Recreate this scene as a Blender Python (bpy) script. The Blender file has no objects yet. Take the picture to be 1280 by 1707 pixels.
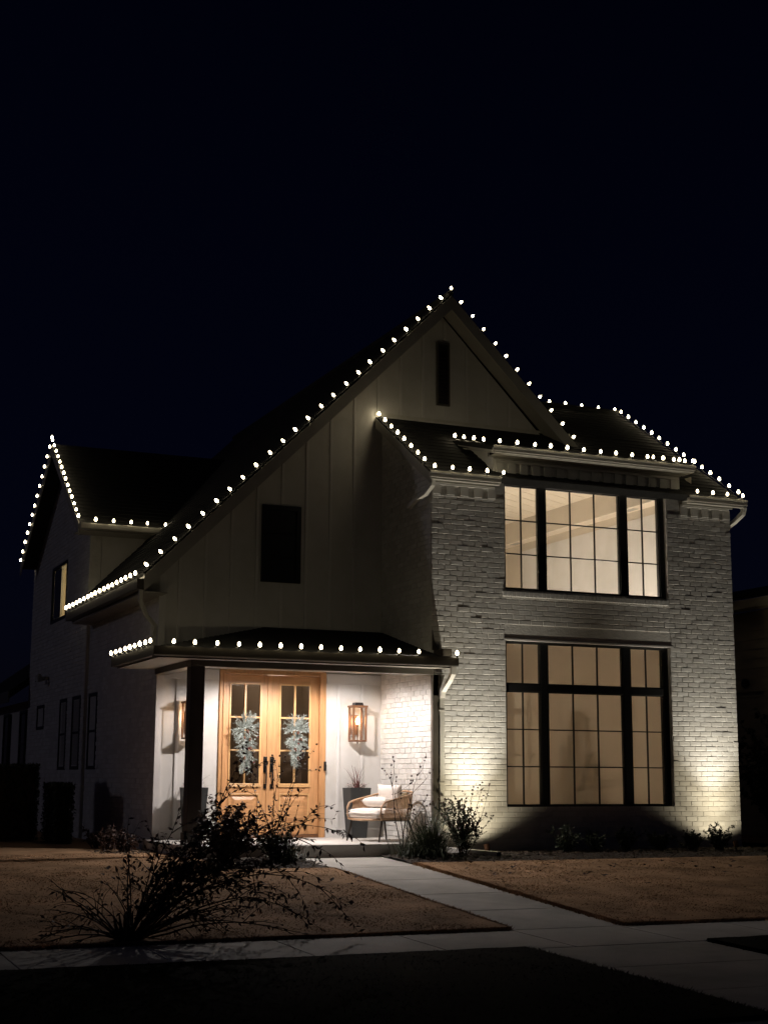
import bpy, math, random
import numpy as np
from mathutils import Vector, Matrix
random.seed(7)
SC = bpy.context.scene
COL = SC.collection
R = math.radians

# ------------------------------------------------------------------ camera
yaw, pitch, roll = 0.4104795, 0.179309, 0.0049086
cyw, syw, cp, sp, cr, sr = math.cos(yaw), math.sin(yaw), math.cos(pitch), math.sin(pitch), math.cos(roll), math.sin(roll)
Fv = Vector((syw*cp, cyw*cp, sp)); Rv = Vector((cyw, -syw, 0)); Uv = Rv.cross(Fv)
Rv, Uv = cr*Rv + sr*Uv, -sr*Rv + cr*Uv
cam = bpy.data.cameras.new("camera"); camo = bpy.data.objects.new("camera", cam); COL.objects.link(camo)
camo.matrix_world = Matrix(((Rv.x, Uv.x, -Fv.x, -9.38), (Rv.y, Uv.y, -Fv.y, -19.39), (Rv.z, Uv.z, -Fv.z, 1.011), (0, 0, 0, 1)))
cam.sensor_fit = 'HORIZONTAL'; cam.sensor_width = 36.0; cam.lens = 36.0*2459/1280
cam.clip_start = 0.1; cam.clip_end = 600
SC.camera = camo
# ------------------------------------------------------------------ world, added side fill, exposure
w = bpy.data.worlds.new("World"); SC.world = w; w.use_nodes = True
nt = w.node_tree; nt.nodes.clear()
sky = nt.nodes.new('ShaderNodeTexSky'); sky.sky_type = 'NISHITA'; sky.sun_disc = False
sky.sun_elevation = R(25); sky.sun_rotation = R(-70); sky.air_density = 1.2; sky.dust_density = 0.3; sky.ozone_density = 3.0
bg = nt.nodes.new('ShaderNodeBackground'); bg.inputs[1].default_value = 0.0006
wo = nt.nodes.new('ShaderNodeOutputWorld')
tint = nt.nodes.new('ShaderNodeMix'); tint.data_type = 'RGBA'; tint.blend_type = 'MULTIPLY'; tint.inputs[0].default_value = 1.0
tint.inputs[7].default_value = (.55, .50, 1.5, 1); nt.links.new(sky.outputs[0], tint.inputs[6]); nt.links.new(tint.outputs[2], bg.inputs[0]); nt.links.new(bg.outputs[0], wo.inputs[0])
side_fill = bpy.data.lights.new("side_fill", 'SUN'); side_fill.energy = 0.045; side_fill.angle = R(3); side_fill.color = (0.84, 0.80, 1.0)  # weak directional fill, added to brighten the left-facing walls
mo = bpy.data.objects.new("side_fill", side_fill); COL.objects.link(mo)
mo.rotation_euler = Vector((0.90, -0.42, -0.25)).to_track_quat('-Z', 'Y').to_euler()
SC.view_settings.view_transform = 'Standard'; SC.view_settings.look = 'None'
SC.view_settings.exposure = 0.0; SC.view_settings.gamma = 1.0; SC.view_settings.use_curve_mapping = False
SC.render.engine = 'CYCLES'

# ------------------------------------------------------------------ materials
MAT = {}
def mat(name, col, rough=0.7, metal=0.0, var=0.12, scale=6.0, bump=0.0, bscale=40.0, stretch=None, trans=0.0, sss=0.0, spec=None, emit=None, es=0.0, coords='Object'):
    m = bpy.data.materials.new(name); m.use_nodes = True; n = m.node_tree; b = n.nodes['Principled BSDF']
    b.inputs['Roughness'].default_value = rough; b.inputs['Metallic'].default_value = metal
    if spec is not None: b.inputs['Specular IOR Level'].default_value = spec
    tc = n.nodes.new('ShaderNodeTexCoord'); mp = n.nodes.new('ShaderNodeMapping')
    if stretch: mp.inputs['Scale'].default_value = stretch
    n.links.new(tc.outputs[coords], mp.inputs['Vector'])
    if var > 0:
        t = n.nodes.new('ShaderNodeTexNoise'); t.inputs['Scale'].default_value = scale; t.inputs['Detail'].default_value = 5
        n.links.new(mp.outputs[0], t.inputs['Vector'])
        r = n.nodes.new('ShaderNodeValToRGB'); r.color_ramp.elements[0].position = .3; r.color_ramp.elements[1].position = .7
        r.color_ramp.elements[0].color = (*[c*(1-var) for c in col], 1); r.color_ramp.elements[1].color = (*[min(1, c*(1+var)) for c in col], 1)
        n.links.new(t.outputs['Fac'], r.inputs[0]); n.links.new(r.outputs[0], b.inputs['Base Color'])
    else: b.inputs['Base Color'].default_value = (*col, 1)
    if bump > 0:
        t2 = n.nodes.new('ShaderNodeTexNoise'); t2.inputs['Scale'].default_value = bscale; t2.inputs['Detail'].default_value = 4
        n.links.new(mp.outputs[0], t2.inputs['Vector'])
        bp = n.nodes.new('ShaderNodeBump'); bp.inputs['Strength'].default_value = bump; bp.inputs['Distance'].default_value = 0.01
        n.links.new(t2.outputs['Fac'], bp.inputs['Height']); n.links.new(bp.outputs[0], b.inputs['Normal'])
    if emit: b.inputs['Emission Color'].default_value = (*emit, 1); b.inputs['Emission Strength'].default_value = es
    MAT[name] = m; return m
mat('brick', (.60, .585, .55), .62, var=.10, scale=3.0, bump=.25, bscale=45)
mat('brick_b', (.575, .56, .53), .62, var=.10, scale=5.0, bump=.25, bscale=55)
mat('brick_c', (.64, .63, .60), .58, var=.08, scale=5.0, bump=.25, bscale=35)
mat('mortar', (.57, .555, .52), .8, var=.08, scale=9, bump=.6, bscale=30)
mat('siding', (.62, .60, .57), .5, var=.04, scale=1.5, bump=.12, bscale=12)
mat('batten', (.64, .62, .59), .5, var=.03, bump=.08)
mat('trim', (.40, .385, .34), .4, var=.06)
mat('gutter', (.55, .53, .47), .35, var=.05)
mat('porchtrim', (.085, .075, .06), .45, var=.12)
mat('darkpost', (.05, .04, .033), .55, var=.2, bump=.1)
mat('soffit', (.36, .34, .30), .6, var=.05)
mat('frame', (.012, .012, .012), .4, var=0)
mat('roof', (.012, .0115, .011), .9, var=.3, scale=12, bump=.5, bscale=60)
mat('wood', (.52, .275, .12), .38, var=.16, scale=3.5, stretch=(8, 8, .7), bump=.10, bscale=9)
mat('woodrail', (.52, .275, .12), .38, var=.16, scale=3.5, stretch=(.7, 8, 8), bump=.10, bscale=9)
mat('woodlight', (.62, .37, .16), .35, var=.12, scale=4, stretch=(8, 8, .7))
mat('concrete', (.48, .46, .42), .85, var=.14, scale=1.3, bump=.35, bscale=60)
mat('slab', (.50, .48, .45), .7, var=.07, scale=2.0, bump=.2, bscale=50)
mat('asphalt', (.05, .05, .05), .9, var=.2, scale=8, bump=.5)
mat('soil', (.035, .026, .018), .95, var=.45, scale=14, bump=1.0, bscale=35)
mat('chip', (.07, .05, .032), .9, var=.5, scale=5)
mat('dirt', (.10, .055, .03), .95, var=.35, scale=6, bump=.8, bscale=70)
mat('turf', (.48, .31, .185), .95, spec=.05, var=.2, scale=2.2)
mat('turf_b', (.42, .265, .155), .95, spec=.05, var=.2, scale=2.2)
mat('leafbrown', (.045, .022, .014), .8, var=.3)
mat('leafdark', (.035, .045, .02), .6, var=.4, scale=9)
mat('leafred', (.055, .028, .02), .6, var=.4, scale=9)
mat('leafgrass', (.05, .065, .03), .55, var=.35, scale=5)
mat('stem', (.045, .028, .018), .8, var=.3)
mat('hip', (.05, .018, .014), .5, var=.2)
mat('spike', (.16, .055, .05), .5, var=.3)
mat('pinkleaf', (.45, .26, .26), .6, var=.4, scale=20)
mat('planter', (.026, .028, .028), .5, var=.15, bump=.1)
mat('cushion', (.72, .66, .60), .9, var=.04, bump=.25, bscale=120)
mat('olivecloth', (.16, .12, .06), .9, var=.15)
mat('rattan', (.46, .29, .17), .5, var=.25, scale=20)
mat('rattanlight', (.55, .42, .30), .5, var=.1, scale=20)
mat('chairleg', (.035, .028, .022), .45, var=0)
mat('bronze', (.20, .095, .045), .45, metal=.35, var=.15)
mat('blackmetal', (.012, .012, .013), .35, metal=.3, var=0)
mat('whiteplastic', (.65, .63, .58), .45, var=.12, scale=9)
mat('frost', (.23, .26, .23), .8, var=.25, scale=30)
mat('frostwhite', (.50, .56, .53), .8, var=.1, scale=30)
mat('cone', (.10, .05, .03), .8, var=.3)
mat('berry', (.22, .02, .02), .5, var=0)
mat('paint_shaded', (.52, .46, .37), .7, var=.02)  # wall and beam tone darkened, standing in for weaker light than the ceiling's
mat('paint_lit', (.80, .71, .58), .7, var=.02)  # lighter copy, ceiling bounce light put into the colour
mat('ceilboard', (.78, .70, .57), .6, var=.03)
mat('neighbour', (.74, .64, .46), .7, var=.12, scale=2, stretch=(1, 1, 4))
mat('darkroom', (.05, .045, .04), .8, var=0)
mat('shadecloth', (.40, .31, .21), .9, var=.04)
def glass(name, rough, tint=(1, 1, 1), refl=.08):
    m = bpy.data.materials.new(name); m.use_nodes = True; n = m.node_tree; n.nodes.clear()
    o = n.nodes.new('ShaderNodeOutputMaterial'); mx = n.nodes.new('ShaderNodeMixShader'); t = n.nodes.new('ShaderNodeBsdfTransparent'); g = n.nodes.new('ShaderNodeBsdfGlossy')
    f = n.nodes.new('ShaderNodeFresnel'); f.inputs[0].default_value = 1.5
    t.inputs[0].default_value = (*tint, 1); g.inputs['Roughness'].default_value = rough
    ge = n.nodes.new('ShaderNodeNewGeometry'); ma = n.nodes.new('ShaderNodeMath'); ma.operation = 'SUBTRACT'; ma.inputs[0].default_value = 1; mu = n.nodes.new('ShaderNodeMath'); mu.operation = 'MULTIPLY'
    n.links.new(ge.outputs['Backfacing'], ma.inputs[1]); n.links.new(ma.outputs[0], mu.inputs[0]); n.links.new(f.outputs[0], mu.inputs[1])   # only the outer face of a pane reflects
    n.links.new(mu.outputs[0], mx.inputs[0]); n.links.new(t.outputs[0], mx.inputs[1]); n.links.new(g.outputs[0], mx.inputs[2]); n.links.new(mx.outputs[0], o.inputs[0])
    MAT[name] = m
glass('glass', .02); glass('doorglass', .05, (.6, .57, .55)); glass('smoke', .05, (.3, .3, .3))
def translucent(name, col, mixf=.5):
    m = bpy.data.materials.new(name); m.use_nodes = True; n = m.node_tree; n.nodes.clear()
    o = n.nodes.new('ShaderNodeOutputMaterial'); mx = n.nodes.new('ShaderNodeMixShader'); t = n.nodes.new('ShaderNodeBsdfTranslucent'); g = n.nodes.new('ShaderNodeBsdfDiffuse')
    t.inputs[0].default_value = (*col, 1); g.inputs[0].default_value = (*col, 1); mx.inputs[0].default_value = mixf
    n.links.new(g.outputs[0], mx.inputs[1]); n.links.new(t.outputs[0], mx.inputs[2]); n.links.new(mx.outputs[0], o.inputs[0]); MAT[name] = m
translucent('shade', (.62, .555, .47), .5)
def emis(name, col, s):
    m = bpy.data.materials.new(name); m.use_nodes = True; n = m.node_tree; n.nodes.clear()
    o = n.nodes.new('ShaderNodeOutputMaterial'); e = n.nodes.new('ShaderNodeEmission'); e.inputs[0].default_value = (*col, 1); e.inputs[1].default_value = s
    n.links.new(e.outputs[0], o.inputs[0]); MAT[name] = m
emis('bulb', (1, .84, .54), 16.0)
emis('flame', (1, .62, .32), 85.0)
emis('canlens', (1, .86, .74), 6.0)
emis('uplens', (1, .88, .55), 6.0)

# ------------------------------------------------------------------ mesh helpers
class MB:
    def __init__(s): s.v = []; s.f = []; s.mi = []; s.cur = 0
    def add(s, vs, fs):
        o = len(s.v); s.v.extend([tuple(p) for p in vs]); s.f.extend([tuple(i+o for i in f) for f in fs]); s.mi.extend([s.cur]*len(fs)); return s
    def box(s, x0, x1, y0, y1, z0, z1):
        return s.add([(x0,y0,z0),(x1,y0,z0),(x1,y1,z0),(x0,y1,z0),(x0,y0,z1),(x1,y0,z1),(x1,y1,z1),(x0,y1,z1)],
                     [(0,3,2,1),(4,5,6,7),(0,1,5,4),(1,2,6,5),(2,3,7,6),(3,0,4,7)])
    def frustum(s, cx, cy, z0, z1, a0, a1, b0=None, b1=None):
        b0 = a0 if b0 is None else b0; b1 = a1 if b1 is None else b1
        return s.add([(cx-a0,cy-b0,z0),(cx+a0,cy-b0,z0),(cx+a0,cy+b0,z0),(cx-a0,cy+b0,z0),(cx-a1,cy-b1,z1),(cx+a1,cy-b1,z1),(cx+a1,cy+b1,z1),(cx-a1,cy+b1,z1)],
                     [(0,3,2,1),(4,5,6,7),(0,1,5,4),(1,2,6,5),(2,3,7,6),(3,0,4,7)])
    def slab(s, pts, off):
        n = len(pts); a = [Vector(p) for p in pts]; b = [p+Vector(off) for p in a]
        return s.add(a+b, [tuple(range(n)), tuple(range(2*n-1, n-1, -1))]+[(i, i+n, (i+1) % n+n, (i+1) % n) for i in range(n)])
    def tube(s, pts, r, n=6, caps=True):
        pts = [Vector(p) for p in pts]; rs = r if hasattr(r, '__len__') else [r]*len(pts); vs = []
        for i, p in enumerate(pts):
            d = (pts[min(i+1, len(pts)-1)]-pts[max(i-1, 0)]).normalized()
            a = d.cross(Vector((0, 0, 1)))
            if a.length < .05: a = d.cross(Vector((0, 1, 0)))
            a.normalize(); b = d.cross(a)
            for k in range(n):
                t = 2*math.pi*k/n; vs.append(p+(a*math.cos(t)+b*math.sin(t))*rs[i])
        fs = [(i*n+k, i*n+(k+1) % n, (i+1)*n+(k+1) % n, (i+1)*n+k) for i in range(len(pts)-1) for k in range(n)]
        if caps: fs += [tuple(range(n)), tuple(range(len(pts)*n-1, len(pts)*n-n-1, -1))]
        return s.add(vs, fs)
    def rect(s, path, w, d, side=(1, 0, 0)):
        """rectangular pipe along a path in a vertical plane"""
        pts = [Vector(p) for p in path]; sd = Vector(side).normalized(); vs = []
        for i, p in enumerate(pts):
            dr = (pts[min(i+1, len(pts)-1)]-pts[max(i-1, 0)]).normalized(); nn = dr.cross(sd).normalized()
            s2 = nn.cross(dr).normalized()
            for a, b in ((-1, -1), (1, -1), (1, 1), (-1, 1)): vs.append(p+s2*a*w/2+nn*b*d/2)
        fs = [(i*4+k, i*4+(k+1) % 4, (i+1)*4+(k+1) % 4, (i+1)*4+k) for i in range(len(pts)-1) for k in range(4)]
        fs += [(3, 2, 1, 0), tuple(len(pts)*4-4+k for k in range(4))]
        return s.add(vs, fs)
    def lathe(s, c, prof, n=10, axis=None):
        ax = Vector(axis or (0, 0, 1)).normalized(); a = ax.orthogonal().normalized(); b = ax.cross(a); c = Vector(c); vs = []
        for r, h in prof:
            for k in range(n):
                t = 2*math.pi*k/n; vs.append(c+ax*h+(a*math.cos(t)+b*math.sin(t))*r)
        m = len(prof)
        fs = [(i*n+k, i*n+(k+1) % n, (i+1)*n+(k+1) % n, (i+1)*n+k) for i in range(m-1) for k in range(n)]
        fs += [tuple(range(n-1, -1, -1)), tuple((m-1)*n+k for k in range(n))]
        return s.add(vs, fs)
    def leaf(s, p, d, up, L, W):
        p = Vector(p); d = Vector(d).normalized(); sd = d.cross(Vector(up))
        if sd.length < .01: sd = d.orthogonal()
        sd.normalize(); nn = sd.cross(d)
        return s.add([p, p+d*L*.45+sd*W/2+nn*W*.12, p+d*L, p+d*L*.45-sd*W/2+nn*W*.12, ], [(0, 1, 2), (0, 2, 3)])
    def mesh(s, name, mats, smooth=False):
        me = bpy.data.meshes.new(name); me.from_pydata(s.v, [], s.f)
        for m in (mats if isinstance(mats, (list, tuple)) else [mats]): me.materials.append(MAT[m])
        if len(set(s.mi)) > 1: me.polygons.foreach_set('material_index', s.mi)
        if smooth: me.polygons.foreach_set('use_smooth', [True]*len(me.polygons))
        me.update(); return me
    def build(s, name, mats, parent=None, smooth=False, bevel=0, recalc=True, kind=None, label=None):
        me = s.mesh(name, mats, smooth)
        if recalc:
            import bmesh
            bm = bmesh.new(); bm.from_mesh(me); bmesh.ops.recalc_face_normals(bm, faces=bm.faces); bm.to_mesh(me); bm.free()
        return link(name, me, parent, bevel=bevel, kind=kind, label=label)
def link(name, me, parent=None, loc=None, bevel=0, kind=None, label=None):
    o = bpy.data.objects.new(name, me); COL.objects.link(o)
    if parent: o.parent = parent; o.matrix_parent_inverse = inv(parent)
    if loc is not None: o.location = loc
    if bevel:
        b = o.modifiers.new('bevel', 'BEVEL'); b.width = bevel; b.segments = 2; b.limit_method = 'ANGLE'; b.angle_limit = R(40)
    if kind: o['kind'] = kind
    if label: o['label'] = label
    return o
WM = {}
def inv(p): return WM.get(p.name, Matrix.Identity(4))
def thing(name, label, cat, loc=(0, 0, 0), rz=0, group=None, world=True):
    """Empty at the base. world=True: child meshes are written in world coordinates; else in the thing's own frame."""
    o = bpy.data.objects.new(name, None); COL.objects.link(o); o.location = loc; o.rotation_euler = (0, 0, rz)
    o.empty_display_size = .2
    WM[o.name] = (Matrix.Translation(loc) @ Matrix.Rotation(rz, 4, 'Z')).inverted() if world else Matrix.Identity(4)
    o['label'] = label; o['category'] = cat
    if group: o['group'] = group
    return o
def tag(o, label, cat, group=None):
    o['label'] = label; o['category'] = cat
    if group: o['group'] = group
    return o
def copy_tree(o, parent=None):
    c = o.copy(); COL.objects.link(c); c.parent = parent
    if parent is None: WM[c.name] = WM.get(o.name, Matrix.Identity(4))
    for ch in list(o.children): copy_tree(ch, c)
    return c
def rnd(a, b): return random.uniform(a, b)

# ------------------------------------------------------------------ ground
BR = [(60, -.03), (-1, -.03), (-6.55, -.40), (-7.75, -.43), (-11.2, -.52), (-11.35, -.64), (-40, -.70)]
def gz(y):
    for (a, za), (b, zb) in zip(BR, BR[1:]):
        if y >= b: return za+(zb-za)*(a-y)/(a-b)
    return BR[-1][1]
def sheet(name, x0, x1, ys, dz, m, nx=1, thick=0.0, noise=0, kind='structure'):
    """ground strip following gz, cut at each y in ys (descending), sides dropped by thick"""
    ys = sorted(set([y for y in ys] + [b for b, _ in BR if min(ys) < b < max(ys)]), reverse=True)
    mb = MB(); vs = []; xs = [x0+(x1-x0)*i/nx for i in range(nx+1)]
    for y in ys:
        for x in xs: vs.append((x, y, gz(y)+dz+(rnd(-noise, noise) if noise else 0)))
    W = nx+1; fs = [(j*W+i, (j+1)*W+i, (j+1)*W+i+1, j*W+i+1) for j in range(len(ys)-1) for i in range(nx)]
    mb.add(vs, fs)
    if thick:
        n = len(ys)
        ring = [j*W for j in range(n)]+[(n-1)*W+i for i in range(1, W)]+[j*W+W-1 for j in range(n-2, -1, -1)]+[i for i in range(W-2, 0, -1)]
        base = [(vs[i][0], vs[i][1], vs[i][2]-thick) for i in ring]; o = len(mb.v); mb.add(base, [])
        for k in range(len(ring)):
            k2 = (k+1) % len(ring); mb.f.append((ring[k], ring[k2], o+k2, o+k)); mb.mi.append(0)
    return mb.build(name, m, kind=kind)
sheet('ground', -150, 150, [60, -11.2], -.06, 'dirt')
sheet('road', -150, 150, [-11.35, -40], 0.0, 'asphalt')
MB().slab([(-150, -11.2, -.52), (150, -11.2, -.52), (150, -11.35, -.53), (-150, -11.35, -.53)], (0, 0, -.2)).build('kerb', 'concrete', kind='structure')
# walkway of cast panels, and sidewalk
def panels(name, x0, x1, y0, y1, nx, ny, dz=0.0):
    """concrete panels with recessed joints"""
    root = sheet(name, x0, x1, [y0, y1], dz-.025, 'soil', thick=0)
    for i in range(nx):
        for j in range(ny):
            a = x0+(x1-x0)*i/nx+.006; b = x0+(x1-x0)*(i+1)/nx-.006; c = y0+(y1-y0)*j/ny-.006; d = y0+(y1-y0)*(j+1)/ny+.006
            o = MB().slab([(a, c, gz(c)+dz), (b, c, gz(c)+dz), (b, d, gz(d)+dz), (a, d, gz(d)+dz)], (0, 0, -.05)).build('panel', 'concrete', root, bevel=.005)
    return root
def stain(name, s1, s2, dark):
    n = MAT[name].node_tree; b = n.nodes['Principled BSDF']; src = b.inputs['Base Color'].links[0].from_socket
    tc = n.nodes.new('ShaderNodeTexCoord'); t = n.nodes.new('ShaderNodeTexNoise'); t.inputs['Scale'].default_value = s1; t.inputs['Detail'].default_value = 8; t.inputs['Roughness'].default_value = .65
    n.links.new(tc.outputs['Object'], t.inputs['Vector'])
    r = n.nodes.new('ShaderNodeValToRGB'); r.color_ramp.elements[0].position = .38; r.color_ramp.elements[1].position = .62; r.color_ramp.elements[0].color = (dark, dark, dark*.97, 1); r.color_ramp.elements[1].color = (1, 1, 1, 1)
    m = n.nodes.new('ShaderNodeMix'); m.data_type = 'RGBA'; m.blend_type = 'MULTIPLY'; m.inputs[0].default_value = 1
    n.links.new(t.outputs['Fac'], r.inputs[0]); n.links.new(src, m.inputs[6]); n.links.new(r.outputs[0], m.inputs[7]); n.links.new(m.outputs[2], b.inputs['Base Color'])
stain('concrete', .9, 0, .72); stain('siding', 1.6, 0, .90); stain('slab', 1.2, 0, .88); stain('turf', 1.1, 0, .72); stain('turf_b', 1.1, 0, .72)
panels('walkway', -2.45, -1.20, -.62, -6.55, 1, 5)
panels('sidewalk', -14.45, 9.55, -6.55, -7.75, 20, 1)
panels('walkway', -2.95, -1.10, -7.75, -11.2, 1, 3, -.002)
# turf: a raised sheet with blades
mat('turf_dark', (.010, .010, .007), .95, spec=.02, var=.4, scale=2)  # near-black groundcover colour for the verge strips
def turf(x0, x1, y0, y1, n, blades, m1='turf', m2='turf_b'):
    o = sheet('lawn', x0, x1, [y0+(y1-y0)*i/max(1, int(abs(y1-y0)*5)) for i in range(int(abs(y1-y0)*5)+1)], .025, m2, nx=max(2, int((x1-x0)*5)), thick=.06, noise=.003)
    rs = np.random.RandomState(int(abs(x0*7+y0))+1)
    xs = rs.uniform(x0-.015, x1+.015, blades); t = rs.uniform(0, 1, blades); ys = y0+(y1-y0)*t
    ed = rs.uniform(0, 1, blades); off = np.abs(rs.normal(0, .022, blades))*(.6+.8*np.sin(xs*9+ys*7)**2)
    xs = np.where(ed < .05, x0-off, np.where(ed < .10, x1+off, xs)); ys = np.where((ed > .10) & (ed < .18), y1-off, ys)
    v = []; f = []; mi = []
    ang = rs.uniform(0, 6.28, blades); h = rs.uniform(.005, .017, blades)*(1+.2*np.sin(xs*3.1+np.cos(ys*2.3)*2)); lean = rs.uniform(-.03, .03, (blades, 2))
    wv = rs.uniform(.004, .009, blades)
    for i in range(blades):
        z = gz(ys[i])+(.0 if ed[i] < .18 else .02); dx = math.cos(ang[i])*wv[i]; dy = math.sin(ang[i])*wv[i]
        v += [(xs[i]-dx, ys[i]-dy, z), (xs[i]+dx, ys[i]+dy, z), (xs[i]+lean[i, 0], ys[i]+lean[i, 1], z+h[i]+(.022 if ed[i] < .18 else 0))]
        f.append((3*i, 3*i+1, 3*i+2)); mi.append(i % 2)
    mb = MB(); mb.v = v; mb.f = f; mb.mi = mi
    g = mb.build('turf_blades', [m1, m2], None, recalc=False, kind='stuff')
    tag(g, n, 'grass'); return o
turf(-9.5, -2.47, -1.95, -6.53, 'short dormant brown turf left of the front walk', 75000)
turf(-1.18, 6.4, -1.65, -6.53, 'short dormant brown turf right of the front walk', 85000)
turf(-9.5, -3.85, .9, -1.95, 'short dormant brown turf beside the left house corner', 22000)
turf(-9.5, -2.97, -7.77, -11.15, 'near-black turf verge between sidewalk and road, left of the walk', 14000, 'turf_dark', 'turf_dark')
turf(-1.08, 6.4, -7.77, -11.15, 'near-black turf verge between sidewalk and road, right of the walk', 14000, 'turf_dark', 'turf_dark')
sheet('lawn', 6.4, 60, [20, -6.53], .02, 'turf_b'); sheet('lawn', -60, -9.5, [60, -6.53], .02, 'turf_b'); sheet('lawn', -9.5, -3.85, [60, .9], .02, 'turf_b')
# planting beds
def bed(x0, x1, y0, y1):
    o = sheet('planting_bed', x0, x1, [y0+(y1-y0)*i/10 for i in range(11)], .012, 'soil', nx=int((x1-x0)*6), noise=.018)
    mb = MB()
    for _ in range(int((x1-x0)*abs(y1-y0)*260)):
        x = rnd(x0, x1); y = rnd(y1, y0); z = gz(y)+.02+rnd(0, .012); a = rnd(0, 3.14); l = rnd(.012, .04); q = rnd(.004, .01)
        d = Vector((math.cos(a), math.sin(a), rnd(-.3, .3)))*l; s = Vector((-math.sin(a), math.cos(a), 0))*q; p = Vector((x, y, z))
        mb.cur = 0 if random.random() < .9 else 1
        mb.add([p-d-s, p+d-s, p+d+s, p-d+s, p+Vector((0, 0, .01))], [(0, 1, 4), (1, 2, 4), (2, 3, 4), (3, 0, 4)])
    mb.build('mulch_chips', ['chip', 'leafbrown'], o, recalc=False, kind='stuff')
bed(-1.19, 5.6, -.02, -1.64); bed(-3.84, -2.46, -.6, -1.94); bed(-4.7, -3.75, 1.8, .92)
# fallen leaves
mb = MB()
for _ in range(150):
    if random.random() < .72: x, y = rnd(-1.1, 5.8), -1.7-abs(random.gauss(0, 1.3))
    else: x, y = rnd(-5.5, -2.6), -1.9-abs(random.gauss(0, 1.6))
    if y < -6.4: continue
    z = gz(y)+.06; a = rnd(0, 6.28); L = rnd(.05, .10)
    d = Vector((math.cos(a), math.sin(a), rnd(-.2, .6))); mb.leaf((x, y, z), d, (0, 0, 1), L, L*.7)
    mb.leaf((x, y, z), Vector((-d.y, d.x, rnd(0, .8))), (0, 0, 1), L*.6, L*.5)
tag(mb.build('fallen_leaves', 'leafbrown', recalc=False, kind='stuff'), 'dark curled leaves scattered over the brown lawns', 'leaves')

# ------------------------------------------------------------------ THE HOUSE
H = thing('house', 'white painted brick and board-and-batten house with steep front gable, lit at night', 'house', (0, 0, 0))
HB = 0
def brick_mesh(i, L=.198, Hh=.0665, D=.04):
    rs = random.Random(i); a, h, b = L/2, Hh/2, .004
    def j(q=.0022): return rs.uniform(-q, q)
    back = [(-a, 0, -h), (a, 0, -h), (a, 0, h), (-a, 0, h)]
    mid = [(x+j(.002), -D+b+j(.001), z+j(.002)) for x, _, z in back]
    fr = [(x*(1-b/a)+j(.002), -D+j(.0010), z*(1-b/h)+j(.001)) for x, _, z in back]
    v = back+mid+fr
    f = [(i, (i+1) % 4, 4+(i+1) % 4, 4+i) for i in range(4)]+[(4+i, 4+(i+1) % 4, 8+(i+1) % 4, 8+i) for i in range(4)]+[(8, 9, 10, 11)]
    return v, f
BV = [brick_mesh(i) for i in range(10)]
BM = []
for i, (v, f) in enumerate(BV):
    m = MB().add(v, f).mesh('brick', ['brick', 'brick_b', 'brick_c'][i % 3]); BM.append(m)
CH, ML = .0762, .2065
CAMP = Vector((-9.38, -19.39, 1.011))
def brickwork(root, origin, ud, x0, x1, z0, z1, holes, singles=0, top=None, stuff=True):
    """bricks on a vertical face: origin + ud*u, outward normal = ud rotated -90deg (for ud=+X it is -Y)"""
    ud = Vector(ud); nrm = Vector((ud.y, -ud.x, 0)); o = Vector(origin); spots = []
    nz = int(round((z1-z0)/CH))
    for k in range(nz):
        zc = z0+(k+.5)*CH; u = x0-(ML/2 if k % 2 else 0)+rnd(-.012, .012)
        while u < x1:
            a, b = max(u, x0), min(u+ML, x1)
            segs = [(a, b)]
            for hx0, hx1, hz0, hz1 in holes:
                if hz0 < zc < hz1:
                    ns = []
                    for s0, s1 in segs:
                        if s1 <= hx0 or s0 >= hx1: ns.append((s0, s1)); continue
                        if s0 < hx0: ns.append((s0, hx0))
                        if s1 > hx1: ns.append((hx1, s1))
                    segs = ns
            for s0, s1 in segs:
                if s1-s0 > .035 and (top is None or zc+CH/2 < top((s0+s1)/2)):
                    spots.append(((s0+s1)/2, zc, (s1-s0-.0085)/.198))
            u += ML
    def rk(s): return (o+ud*s[0]+Vector((0, 0, s[1]))-CAMP).length
    spots.sort(key=rk); mb = MB(); rotm = Matrix(((ud.x, -nrm.x, 0), (ud.y, -nrm.y, 0), (0, 0, 1)))
    for i, (u, z, sx) in enumerate(spots):
        vi = random.randrange(10); p = o+ud*u+Vector((0, 0, z))+nrm*(random.gauss(0, .0009)+(rnd(.003, .006) if random.random() < .05 else 0))
        ry = random.gauss(0, .005)
        if i < singles:
            ob = bpy.data.objects.new('brick', BM[vi]); COL.objects.link(ob); ob.parent = root
            ob.location = p; ob.scale = (sx, 1, 1); ob.rotation_euler = (random.gauss(0, .006), ry, math.atan2(ud.y, ud.x)+random.gauss(0, .003))
        else:
            v, f = BV[vi]; mb.cur = vi % 3; tx = random.gauss(0, .006)
            mb.add([p+rotm @ Vector((q[0]*sx, q[1]+q[2]*tx, q[2]+q[0]*ry)) for q in v], f)
    if mb.f: mb.build('brickwork', ['brick', 'brick_b', 'brick_c'], root, recalc=False, kind='stuff')
def wall_rects(mb, x0, x1, z0, z1, holes, y0, y1):
    xs = sorted({x0, x1, *[h[0] for h in holes], *[h[1] for h in holes]}); zs = sorted({z0, z1, *[h[2] for h in holes], *[h[3] for h in holes]})
    for a, b in zip(xs, xs[1:]):
        run = None
        for c, d in list(zip(zs, zs[1:]))+[(None, None)]:
            solid = c is not None and not any(h[0] <= (a+b)/2 <= h[1] and h[2] <= (c+d)/2 <= h[3] for h in holes)
            if solid: run = (run[0], d) if run else (c, d)
            elif run: mb.box(a, b, y0, y1, *run); run = None
UW = (1.04, 3.95, 3.80, 5.48); LW = (1.04, 3.95, .59, 3.08)
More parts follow.
